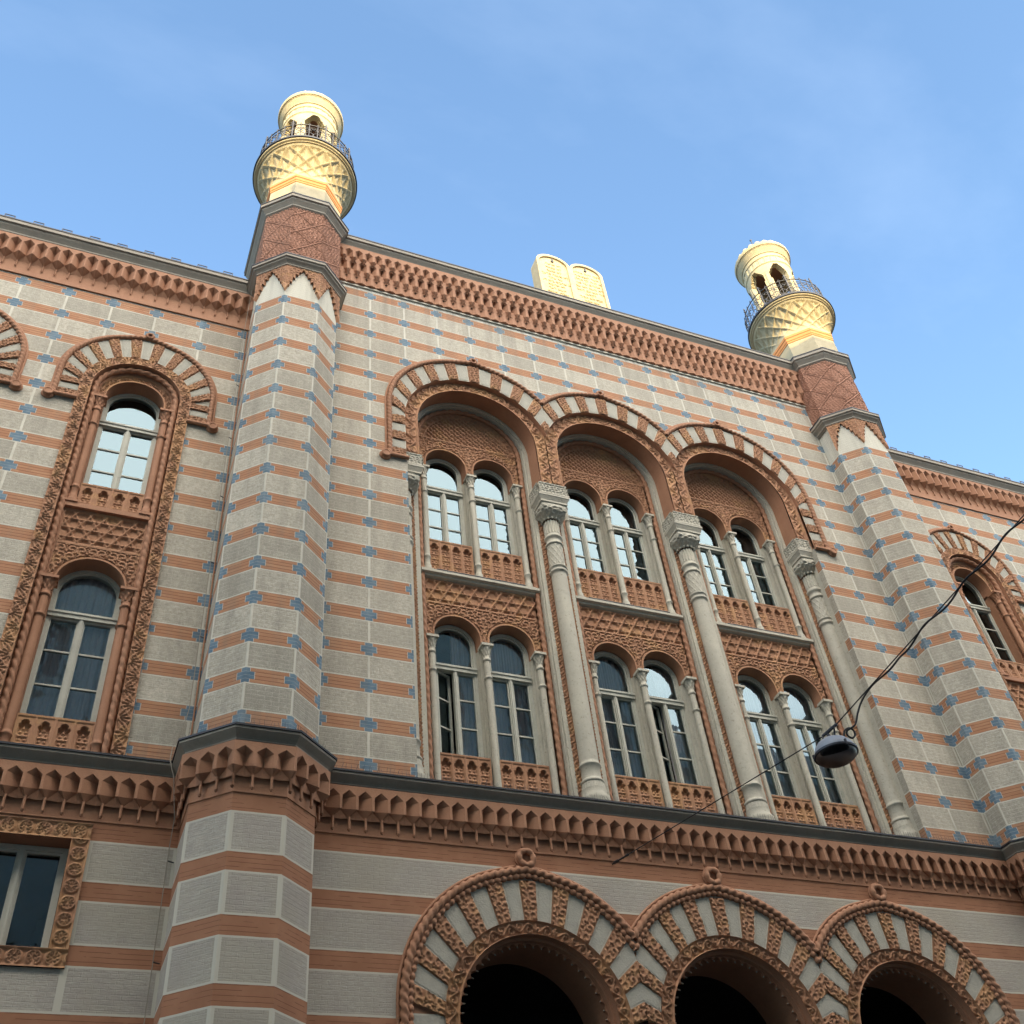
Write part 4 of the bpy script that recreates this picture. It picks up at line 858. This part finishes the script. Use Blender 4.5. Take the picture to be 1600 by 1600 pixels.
for x in (-.41, .41): b.lathe_y(x, 22.13, .02, .035, .03, 'iron', 8); b.box(x - .012, x + .012, -.012, .018, 22.15, 22.22, 'iron')
b.build('tablet_stud', tab)

# ---------- side wings
def zf_wing_factory(cs):
    def zf(u, x0=0): return None
    return zf
WC = 8.28; WIN_W = [-WC - 2.84, -WC, WC]
crx = [6.80, 7.50, 8.27, 8.97, 9.67, 10.37, 11.07, 11.77, 12.47, 13.17, 13.87]
def hole_top(x):
    best = None
    for c in WIN_W:
        d = abs(x - c)
        if d <= .82: best = 14.9 + math.sqrt(max(0, .82 ** 2 - d * d))
    return best
for sg in (-1, 1):
    A, Bq = ((-14, WY), (-6.73, WY)) if sg < 0 else ((6.73, WY), (14, WY)); b = B(); x0 = A[0]
    xs = sorted({round(c + .82 * math.cos(t), 5) for c in WIN_W for t in np.linspace(0, pi, 30)}); cs = [sg * x - x0 for x in crx]
    wall_seg(b, A, Bq, lambda u: ([(8.25, 17.2)] if hole_top(x0 + u) is None else [(hole_top(x0 + u), 17.2)]), cs, 'wall_main', 120 + 60 * sg, [x - x0 for x in xs]); P_(b, 'wing_wall', uvs=True)
def wing_window(c, first):
    b = B(); Y = WY - .004; Ro, Zo, Ri, Zi = 1.10, 15.10, .80, 14.93
    voussoirs(b, c, Ri, Zi, Ro, Zo, 19, (None, None), Y, (14.50, Zo - .16), (14.50, Zo - .16), nst=3, hs=.095); arch = P_(b, 'window_arch')
    b = B(); b.tube(fine(arch_path(c, Ro + .04, Zo, 14.5, None, None, 80, Y - .015, .04)), .042, 'terra', 10, rf=ROPE(.085, 1)); b.tube(arch_path(c, Ro + .09, Zo, 14.5, None, None, 60, Y, .04), .024, 'terra', 6)
    for s in (-1, 1): xv = c + s * (Ro + .10); b.tube([(xv, Y - .04, 14.47), (c + s * .80, Y - .04, 14.47)], .034, 'terra', 8); volute(b, xv, 14.45, Y, .095)
    P_(b, 'rope_moulding', parent=arch); b = B(); wreath(b, c, Zo + Ro + .12, Y, .07, .022); P_(b, 'finial_knob', parent=arch)
    b = B(); band(b, c, .655, .82, 14.90, 8.28, WY - .02, lambda u, v, w: h_fan(u, v, w, .018), 'terra_carved', None, None, .012)
    t = np.linspace(pi, 0, 50)
    for R_, y0, y1 in ((.82, WY - .038, WY + .01), (.655, WY - .03, WY + .10)): b.grid(np.array([[(c - R_, y, 8.28)] + [(c + R_ * math.cos(a), y, 14.9 + R_ * math.sin(a)) for a in t] + [(c + R_, y, 8.28)] for y in (y0, y1)]), 'terra', False)
    P_(b, 'fan_band', parent=arch)
    b = B(); R_ = .60; rp = [(c - R_, WY + .06, z) for z in np.linspace(8.3, 14.88, 60)] + [(c + R_ * math.cos(a), WY + .06, 14.9 + R_ * math.sin(a)) for a in np.linspace(pi, 0, 50)] + [(c + R_, WY + .06, z) for z in np.linspace(14.88, 8.3, 60)]
    b.tube(fine(rp), .046, 'terra', 10, rf=ROPE(.14, 1))
    for y_ in (WY + .101,): b.grid(np.array([[(c - q, y_, 8.28)] + [(c + q * math.cos(a), y_, 14.9 + q * math.sin(a)) for a in t] + [(c + q, y_, 8.28)] for q in (.655, .535)]), 'terra', False)
    P_(b, 'inner_rope', parent=arch)
    # inner carved wall with openings
    b = B(); win_panel(b, c, (0,), .43, 14.7, 14.86, 14.7, 15.47, -.56 + c, .56 + c, WY + .14, lambda u, v: h_vine(np.arctan2(v - 14.86, u) * .5, np.clip(np.hypot(u, v - 14.86) - .43, 0, .13), .13, .02), depth=.26)
    # close above the inner arch: solid round head
    t = np.linspace(pi, 0, 40); b.grid(np.array([[(c + .56 * math.cos(a), WY + .10, 14.9 + .58 * math.sin(a)), (c + .60 * math.cos(a), WY + .10, 14.9 + .62 * math.sin(a))] for a in t]), 'terra', False)
    P_(b, 'carved_arch_head', parent=arch); b = B()
    win_panel(b, c, (0,), .43, 11.05, 11.10, 11.05, 11.72, -.56 + c, .56 + c, WY + .14, lambda u, v: h_arab(u, v, .13, .026), depth=.26); P_(b, 'carved_spandrel', parent=arch); b = B()
    flat_relief(b, c - .56, c + .56, 11.72, 12.36, WY + .14, lambda u, v: np.where((v < 11.76) | (v > 12.32) | (np.abs(u - c) > .53), .03, h_lattice(u - c, v - 11.76, .34, .024, .045)), 'terra_carved')
    b.box(c - .56, c + .56, WY + .05, WY + .2, 12.36, 12.44, 'terra'); P_(b, 'lattice_panel', parent=arch)
    for z0, z1 in ((12.44, 12.90), (8.45, 9.04)):
        b = B(); face_relief(b, lambda u, v: u + c - .43, lambda u, v: v + z0, WY + .16, 0, .86, 0, z1 - z0, lambda u, v: parapet_relief(u, v, .86, z1 - z0), 'terra_carved', .010); P_(b, 'carved_parapet', parent=arch)
    b = B()
    for x0, x1, z0, z1 in ((-.60, -.43, 8.28, 14.75), (.43, .60, 8.28, 14.75)): b.box(c + x0, c + x1, WY + .20, WY + .5, z0, z1, 'terra')
    b.box(c - .43, c + .43, WY + .42, WY + .5, 11.60, 12.92, 'terra'); b.box(c - .43, c + .43, WY + .42, WY + .5, 8.28, 9.07, 'terra'); b.box(c - .6, c + .6, WY + .42, WY + .5, 15.27, 15.6, 'terra'); P_(b, 'inner_wall', parent=arch)
    for dx in (-.495, .495):
        for z0, z1, r_ in ((12.44, 14.72, .055), (8.4, 11.07, .06)): b = B(); colonnette(b, c + dx, WY + .12, z0, z1, r_, 'terra'); P_(b, 'colonnette', parent=arch)
for k, c in enumerate(WIN_W): wing_window(c, k == 0)
wu = make_window((WIN_W[0], WY + .36, 0), 12.92, 14.45, 14.86, .434, curtain=False); wl_ = make_window((WIN_W[0], WY + .36, 0), 9.08, 10.72, 11.10, .434)
for c in WIN_W[1:]:
    for o in (wu, wl_): dup(o, syn, (c - WIN_W[0], 0, 0))

# ---------- cornice between the storeys
gpath = [(-14, WY)] + [(-6.73, WY)] + tower_pts(-1) + [(-5.33, 0), (5.33, 0)] + tower_pts(1) + [(6.73, WY), (14, WY)]
b = B(); MC = [(.10, 8.24), (.10, 8.27), (.12, 8.285), (.12, 8.30), (.135, 8.32), (.175, 8.36), (.20, 8.385), (.20, 8.415)]
sweep(b, gpath, MC, 'cornice'); sweep(b, gpath, [(.20, 8.413), (.215, 8.415), (.215, 8.44), (-.02, 8.50)], 'flash'); sweep(b, gpath, [(.10, 8.24), (-.05, 8.24)], 'cornice'); P_(b, 'middle_cornice')
b = B()
for i in range(len(gpath) - 1):
    Pm, L = seg_fn(gpath, i); 
    if L < .2: continue
    n = max(1, round((L + (.04 if L < 1 else 0)) / .2) if L > 1 else (3 if .38 < L else 2)); brackets(b, Pm, n, .145, .10, 8.26, 8.205, 8.13, 8.00, 7.955, 7.875, .055, rod=.145, rodr=.017, shift=0, rw=.16)
sweep(b, gpath, [(0.006, 7.70), (0.006, 8.25)], 'terra'); sweep(b, gpath, [(0.0, 7.695), (.012, 7.70), (.012, 7.715), (.006, 7.72)], 'terra'); P_(b, 'bracket_frieze')
b = B()
for i in range(len(gpath) - 1):
    Pm, L = seg_fn(gpath, i)
    for k in range(int(L / .045)):
        if not (1 <= i <= 6): continue
        s = (k + .5) / max(1, int(L / .045)); p = Pm(s, .13, 8.45); q = Pm(s + rng.uniform(-.02, .02) / L, .13 + rng.uniform(-.03, .03), 8.56); b.tube([p, q], .0022, 'iron', 3)
o = P_(b, 'bird_spikes'); o['kind'] = 'stuff'

# ---------- ground storey
GRO, GZO, GRI, GZI = 1.50, 5.83, 1.12, 5.70
def g_out(x):
    best = None
    for c in BAYS:
        d = abs(x - c)
        if d <= GRO: best = max(best or 0, GZO + math.sqrt(max(0, GRO ** 2 - d * d)))
    return best
b = B(); gx = sorted({round(c + GRO * math.cos(t), 5) for c in BAYS for t in np.linspace(0, pi, 46)} | {-4.14, 4.14, -1.32, 1.32})
wall_seg(b, (-5.33, 0), (5.33, 0), lambda u: ([(0, 7.71)] if abs(u - 5.33) > 4.14 else [(g_out(u - 5.33) or 7.3, 7.71)]), [], 'wall_ground', 1, [x + 5.33 for x in gx]); P_(b, 'ground_wall', uvs=True)
for i in range(5):
    pass
for sx in (-1, 1):
    b = B(); tp = [(sx * TX - .70, .3)] + tower_pts(sx) + [(sx * TX + .70, .3)]
    for i in range(5): L = math.dist(tp[i], tp[i + 1]); wall_seg(b, tp[i], tp[i + 1], lambda u: [(0, 7.71)], [0, L], 'wall_ground', 10 + i)
    P_(b, 'tower_base', uvs=True)
b = B(); gwx = (-8.96, -7.66); gz = (6.10, 7.66)
def zfl(u):
    x = -14 + u
    for c in (-8.30, -11.14):
        if abs(x - c) < .65: return [(0, gz[0]), (gz[1], 7.71)]
    return [(0, 7.71)]
wall_seg(b, (-14, WY), (-6.73, WY), zfl, [14 - 11.79, 14 - 10.49, 14 - 8.95, 14 - 7.65, 14 - 6.73], 'wall_ground', 20, [14 - 8.95, 14 - 7.65, 14 - 11.79, 14 - 10.49]); P_(b, 'ground_wing_wall', uvs=True); b = B(); wall_seg(b, (6.73, WY), (14, WY), lambda u: [(0, 7.71)], [0], 'wall_ground', 40); P_(b, 'ground_wing_wall', uvs=True)
def palm(u, v, w, amp=.022):
    L = w * .95; x = (frac(u / L) - .5) * L; y = v - w / 2; r = np.hypot(x, y); th = np.arctan2(y, x); h = sm(r - w * .36, w * .07); inner = (r < w * .29) * (.45 + .45 * np.cos(th * 9)) * np.clip(r / (w * .1), 0, 1); h = np.maximum(h, inner); e = np.minimum(v, w - v); return amp * np.where(e < .07 * w, 1, h)
for c in (-8.30, -11.14):
    b = B(); w_ = .19; x0, x1 = c - .65, c + .65; Y = WY - .01
    for (ua, ub, horiz, base) in ((x0, x1, True, gz[1] - w_), (x0, x1, True, gz[0])): face_relief(b, lambda u, v: u, lambda u, v: v + base, Y, ua, ub, 0, w_, lambda u, v: palm(u - x0, v, w_), 'terra_carved', .011)
    for base in (x0, x1 - w_): face_relief(b, lambda u, v: v + base, lambda u, v: u, Y, gz[0] + w_, gz[1] - w_, 0, w_, lambda u, v: palm(u, v, w_), 'terra_carved', .011)
    xi0, xi1, zi0, zi1 = x0 + w_, x1 - w_, gz[0] + w_, gz[1] - w_
    for p, q in (((xi0, zi0), (xi0, zi1)), ((xi0, zi1), (xi1, zi1)), ((xi1, zi1), (xi1, zi0)), ((xi1, zi0), (xi0, zi0))): b.add([(p[0], Y - .02, p[1]), (q[0], Y - .02, q[1]), (q[0], WY + .3, q[1]), (p[0], WY + .3, p[1])], [(0, 1, 2, 3)], 'terra')
    P_(b, 'window_surround')
    make_window((c, WY + .20, 0), zi0 + .01, None, None, .455, curtain=False, lites=1, flat_top=zi1 - .005)
for c in BAYS:
    i = BAYS.index(c); lim = (None if i == 0 else 1.32, None if i == 2 else 1.32)
    b = B(); voussoirs(b, c, GRI, GZI, GRO, GZO, 21, lim, 0.0, (0.2, GZO - .1) if i == 0 else None, (.2, GZO - .1) if i == 2 else None, nst=20, hs=.125); ar = P_(b, 'portal_arch')
    b = B(); b.tube(fine(arch_path(c, GRO + .085, GZO, 0.2, lim[0], lim[1], 100, -.03, .04)), .052, 'terra', 10, rf=ROPE(.11, 1)); b.tube(arch_path(c, GRO + .15, GZO, .2, lim[0], lim[1], 60, 0, .04), .022, 'terra', 6)
    rp = arch_path(c, GRO + .015, GZO, .2, lim[0], lim[1], 90, -.02, .04); b.tube(fine(rp), .036, 'terra', 8, rf=lambda L, a: .60 + .5 * np.abs(np.sin(L * pi / .085)) + 0 * a); P_(b, 'rope_moulding', parent=ar)
    b = B(); wreath(b, c, 7.60, 0.0, .125, .040); P_(b, 'wreath', parent=ar)
    b = B(); band(b, c, .965, GRI + .01, GZI, .2, .0, lambda u, v, w: np.maximum(h_vine(u, v, w, .026), 0), 'terra_carved', lim[0], lim[1], .013)
    t = np.linspace(pi, 0, 60)
    b.grid(np.array([[(c - R_, y, .2)] + [(c + R_ * math.cos(a), y, GZI + R_ * math.sin(a)) for a in t] + [(c + R_, y, .2)] for R_, y in ((.965, -.026), (.965, .06), (.93, .06), (.93, .14))]), 'terra', False); P_(b, 'carved_band', parent=ar)
    # cusped fringe round the opening
    b = B(); tt = np.linspace(pi, 0, 560); cu_ = np.abs(np.sin((tt / pi) * 27 * pi)); ri = .875 + .05 * cu_ ** .6
    for y0 in (.13, .17): b.grid(np.array([[(c + .935 * math.cos(a), y0, GZI + .935 * math.sin(a)), (c + q * math.cos(a), y0, GZI + q * math.sin(a))] for a, q in zip(tt, ri)]), 'terra', False)
    b.grid(np.array([[(c + q * math.cos(a), .13, GZI + q * math.sin(a)), (c + q * math.cos(a), .17, GZI + q * math.sin(a))] for a, q in zip(tt, ri)]), 'terra', False)
    for k in range(1, 27): a = pi * k / 27; b.tube([(c + .885 * math.cos(a), .13, GZI + .885 * math.sin(a)), (c + .865 * math.cos(a), .115, GZI + .865 * math.sin(a))], [.012, .006], 'cornice', 5)
    P_(b, 'cusped_fringe', parent=ar)
    b = B(); soffit(b, c, .93, GZI, .93, GZI, .2, .17, .75, 'terra'); P_(b, 'soffit', parent=ar)
b = B(); b.box(-1.335, -1.305, -.0, .0, 0, 1, 'terra') if False else None
for x in (-3.96, -1.32, 1.32, 3.96):
    b.box(x - .39, x + .39, .14, .75, 0.0, GZI, 'terra')
    if abs(x) < 3: b.box(x - .36, x + .36, .012, .139, 0.0, 5.7, 'terra')
# porch behind the arches
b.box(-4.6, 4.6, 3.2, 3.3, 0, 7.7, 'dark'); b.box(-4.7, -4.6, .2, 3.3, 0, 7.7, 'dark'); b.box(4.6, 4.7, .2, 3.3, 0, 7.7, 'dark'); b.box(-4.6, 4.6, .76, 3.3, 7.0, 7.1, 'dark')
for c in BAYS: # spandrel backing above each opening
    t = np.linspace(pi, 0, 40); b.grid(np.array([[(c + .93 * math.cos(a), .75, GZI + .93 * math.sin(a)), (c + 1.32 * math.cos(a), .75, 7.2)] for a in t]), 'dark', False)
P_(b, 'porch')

# ---------- lightning conductor down the corner of the left wing
b = B(); x = -6.80
b.tube([(x, WY - .20, 18.35), (x, WY - .27, 18.0), (x - .01, WY - .05, 17.2), (x - .02, WY - .05, 9.3), (x - .06, WY - .06, 9.0), (x - .16, WY - .20, 8.62), (x - .17, WY - .26, 8.42), (x - .1, WY - .26, 8.2), (x - .02, WY - .16, 7.75), (x - .02, WY - .05, 7.5), (x - .02, WY - .05, 2.0)], .005, 'cornice', 6)
for z in (16.9, 15.6, 14.3, 13.0, 11.7, 10.4, 7.3, 6.2): b.tube([(x - .02, WY - .05, z), (x + .05, WY - .02, z)], .008, 'iron', 5)
b.tube([(x + .045, WY - .03, 17.1), (x + .045, WY - .03, 8.5)], .012, 'terra', 6)
P_(b, 'lightning_conductor')

# ================================================================ hanging street lamp on its span wire
LP = Vector((-1.459, -4.5, 6.535))
lamp = empty('street_lamp', LP, 'grey domed street lamp hung on a wire in front of the right bay', 'street lamp')
b = B(); R = .283
b.lathe([(.001, .225), (.06, .222), (.13, .205), (.20, .16), (.25, .10), (.272, .045), (R, .01), (R, -.005)], 0, 0, 'lamp_grey', 48); b.build('lamp_shade', lamp)
b = B(); b.lathe([(R - .003, .012), (R + .010, .008), (R + .010, -.02), (R - .012, -.026)], 0, 0, 'iron', 48, smooth=False)
for a in (.4, 2.5, 4.6): b.box(R * math.cos(a) - .012, R * math.cos(a) + .012, R * math.sin(a) - .012, R * math.sin(a) + .012, -.03, .05, 'iron')
b.build('rim', lamp)
b = B(); b.lathe([(R - .012, -.02), (R - .02, -.05), (.22, -.085), (.14, -.108), (.001, -.118)], 0, 0, 'lens', 48); b.build('glass_bowl', lamp)
b = B(); b.lathe([(R - .015, 0), (.18, .10), (.07, .15), (.001, .155)], 0, 0, 'lamp_grey', 32); b.lathe([(.045, .14), (.05, .05), (.035, -.02), (.001, -.03)], 0, 0, 'paint', 16); b.build('reflector', lamp)
W0 = Vector((-1.426, 0.0, 7.662)); LS = .70; W1 = LP + Vector((0, 0, .225)); W2 = Vector((-.12, -6.5, 8.08)); 
b = B(); dirw = (W2 - W1).normalized()
b.box(-.035, .035, -.05, .05, .21, .25, 'iron'); WL = (W1 - LP) / LS; b.tube([(0, 0, .24), (0, .02, .31)], .022, 'iron', 8); b.tube([tuple(WL - Vector((0, -.13, -.03))), tuple(WL + dirw * .16)], .022, 'iron', 8)
b.tube([(.03, -.06, .24), (.02, -.12, .36)], .012, 'iron', 6); b.tube([(-.03, .08, .24), (-.02, .12, .33)], .012, 'iron', 6); b.build('hanger', lamp); lamp.scale = (LS, LS, LS)
far = W1 + (W2 - W1) * 3.93
wire = empty('span_wire', W0, 'thin steel wire crossing the street and carrying the lamp', 'wire')
b = B(); b.tube([(0, 0, 0), tuple(W1 - W0), tuple(W2 - W0), tuple(far - W0)], .006, 'cable', 6); b.build('steel_rope', wire)
d = (W1 - W0).normalized(); b = B(); b.tube([(0, .02, 0), tuple(d * .06)], .010, 'cable', 6); b.tube([tuple(d * .05), tuple(d * .16)], .020, 'cable', 6); b.tube([tuple(d * .16), tuple(d * .38)], .012, 'cable', 6); b.tube([tuple(d * .38), tuple(d * .44)], .017, 'cable', 6); b.build('turnbuckle', wire)
pc = empty('power_cable', LP + Vector((.125, -.035, .12)), 'black power cable looping from the lamp up along the wire', 'cable')
b = B(); o = LP + Vector((.125, -.035, .12)); wr = lambda s: W1 + (W2 - W1) * s
loop = [Vector((0, 0, 0)), Vector((.02, 0, .10)), Vector((.06, 0, .20)), Vector((.15, 0, .27)), Vector((.235, 0, .26)), Vector((.245, 0, .17)), Vector((.17, 0, .10)), Vector((.10, 0, .13)), Vector((.12, 0, .22))]
pts = [o + q * .62 for q in loop] + [Vector((-1.16, -4.56, 6.86)), Vector((-1.10, -4.58, 6.98)), Vector((-1.02, -4.62, 7.12)), Vector((-.955, -4.75, 7.215)), wr(.30) + Vector((.01, 0, -.03))] + [wr(s) + Vector((.018 * math.cos(s * 30), 0, -.015 + .018 * math.sin(s * 30))) for s in np.linspace(.36, 3.9, 130)]
def cr_spline(P, k=6):
    out = []
    for i in range(len(P) - 1):
        p0, p1, p2, p3 = P[max(i - 1, 0)], P[i], P[i + 1], P[min(i + 2, len(P) - 1)]
        for j in range(k):
            t = j / k; out.append(.5 * ((2 * p1) + (p2 - p0) * t + (2 * p0 - 5 * p1 + 4 * p2 - p3) * t * t + (3 * p1 - p0 - 3 * p2 + p3) * t ** 3))
    return out + [P[-1]]
b.tube([tuple(p - o) for p in cr_spline(pts, 4)], .0098, 'cable', 6)
b.build('cable_sheath', pc)

# ================================================================ street and the houses opposite (they shade the front and show in its panes)
b = B(); b.add([(-80, -12.5, 0), (80, -12.5, 0), (80, .3, 0), (-80, .3, 0)], [(0, 1, 2, 3)], 'asphalt'); g = b.build('street'); g['kind'] = 'structure'
b = B(); b.add([(-400, -400, -.02), (400, -400, -.02), (400, 400, -.02), (-400, 400, -.02)], [(0, 1, 2, 3)], 'asphalt'); g = b.build('ground'); g['kind'] = 'structure'
b = B(); b.box(-80, 80, -12.5, -10.4, .002, .13, 'paving'); b.box(-80, 80, -2.0, -.05, .002, .13, 'paving'); g = b.build('pavement'); g['kind'] = 'structure'
def house(name, x0, x1, H, ridge, yr, label, mat, n, floors=5):
    h = empty(name, ((x0 + x1) / 2, -12.6, 0), label, 'building'); ox = (x0 + x1) / 2; b = B(); W_ = x1 - x0; pw = W_ / n; fh = (H - 1.2) / floors; oy = -12.6
    xs = [x0 - ox + pw * (k + .5) for k in range(n)]; ww, wh = .6, 1.05
    # pierced front
    for k in range(n):
        xl, xr = x0 - ox + pw * k, x0 - ox + pw * (k + 1); b.box(xl, xs[k] - ww, -.4, 0, 0, H, mat); b.box(xs[k] + ww, xr, -.4, 0, 0, H, mat)
        z = 0
        for f_ in range(floors): zc = 1.9 + fh * f_; b.box(xs[k] - ww, xs[k] + ww, -.4, 0, z, zc - wh, mat); z = zc + wh
        b.box(xs[k] - ww, xs[k] + ww, -.4, 0, z, H, mat)
    b.box(-W_ / 2, W_ / 2, -9, -8.8, 0, H, mat); b.build('wall', h)
    for k in range(n):
        for f_ in range(floors):
            zc = 1.9 + fh * f_; q = B(); q.box(-ww, ww, -.30, -.26, -wh, wh, 'paint') if False else None
            q.box(-ww, -ww + .08, -.3, -.22, -wh, wh, 'paint'); q.box(ww - .08, ww, -.3, -.22, -wh, wh, 'paint'); q.box(-.05, .05, -.3, -.22, -wh, wh, 'paint'); q.box(-ww + .08, ww - .08, -.3, -.22, .35, .45, 'paint'); q.box(-ww - .12, ww + .12, 0.003, .12, wh + .1, wh + .25, 'lime'); q.box(-ww - .1, ww + .1, 0.003, .10, -wh - .15, -wh, 'lime')
            q.add([(-ww, -.27, -wh), (ww, -.27, -wh), (ww, -.27, wh), (-ww, -.27, wh)], [(0, 1, 2, 3)], 'dark'); o = q.build('window', h); o.location = (xs[k], 0, zc)
    b = B(); b.box(-W_ / 2, W_ / 2, 0.003, .45, H - .5, H, 'lime'); b.box(-W_ / 2, W_ / 2, .003, .15, fh + .6, fh + .8, 'lime'); b.build('cornice', h)
    b = B(); b.add([(-W_ / 2, .0, H), (W_ / 2, .0, H), (W_ / 2, yr - oy, ridge), (-W_ / 2, yr - oy, ridge)], [(0, 1, 2, 3)], 'roof'); b.add([(-W_ / 2, yr - oy, ridge), (W_ / 2, yr - oy, ridge), (W_ / 2, yr - oy - 6, H - 1), (-W_ / 2, yr - oy - 6, H - 1)], [(0, 1, 2, 3)], 'roof')
    for s in (-1, 1): b.add([(s * W_ / 2, 0, 0), (s * W_ / 2, 0, H), (s * W_ / 2, yr - oy, ridge), (s * W_ / 2, yr - oy - 6, H - 1), (s * W_ / 2, yr - oy - 6, 0)], [(0, 1, 2, 3, 4)], mat)
    b.build('roof', h); return h
house('apartment_house', -34, -8.15, 23.45, 23.8, -17, 'plain stucco house behind the camera, lower at the left', 'stucco', 9)
house('apartment_house', -8.13, 8.9, 24.05, 24.2, -17, 'tall stucco house straight across from the synagogue front', 'stucco', 6)
house('apartment_house', 8.92, 40, 19.2, 26.0, -20.5, 'house across the street with the lowest eaves and a steep roof', 'stucco', 10, 4)
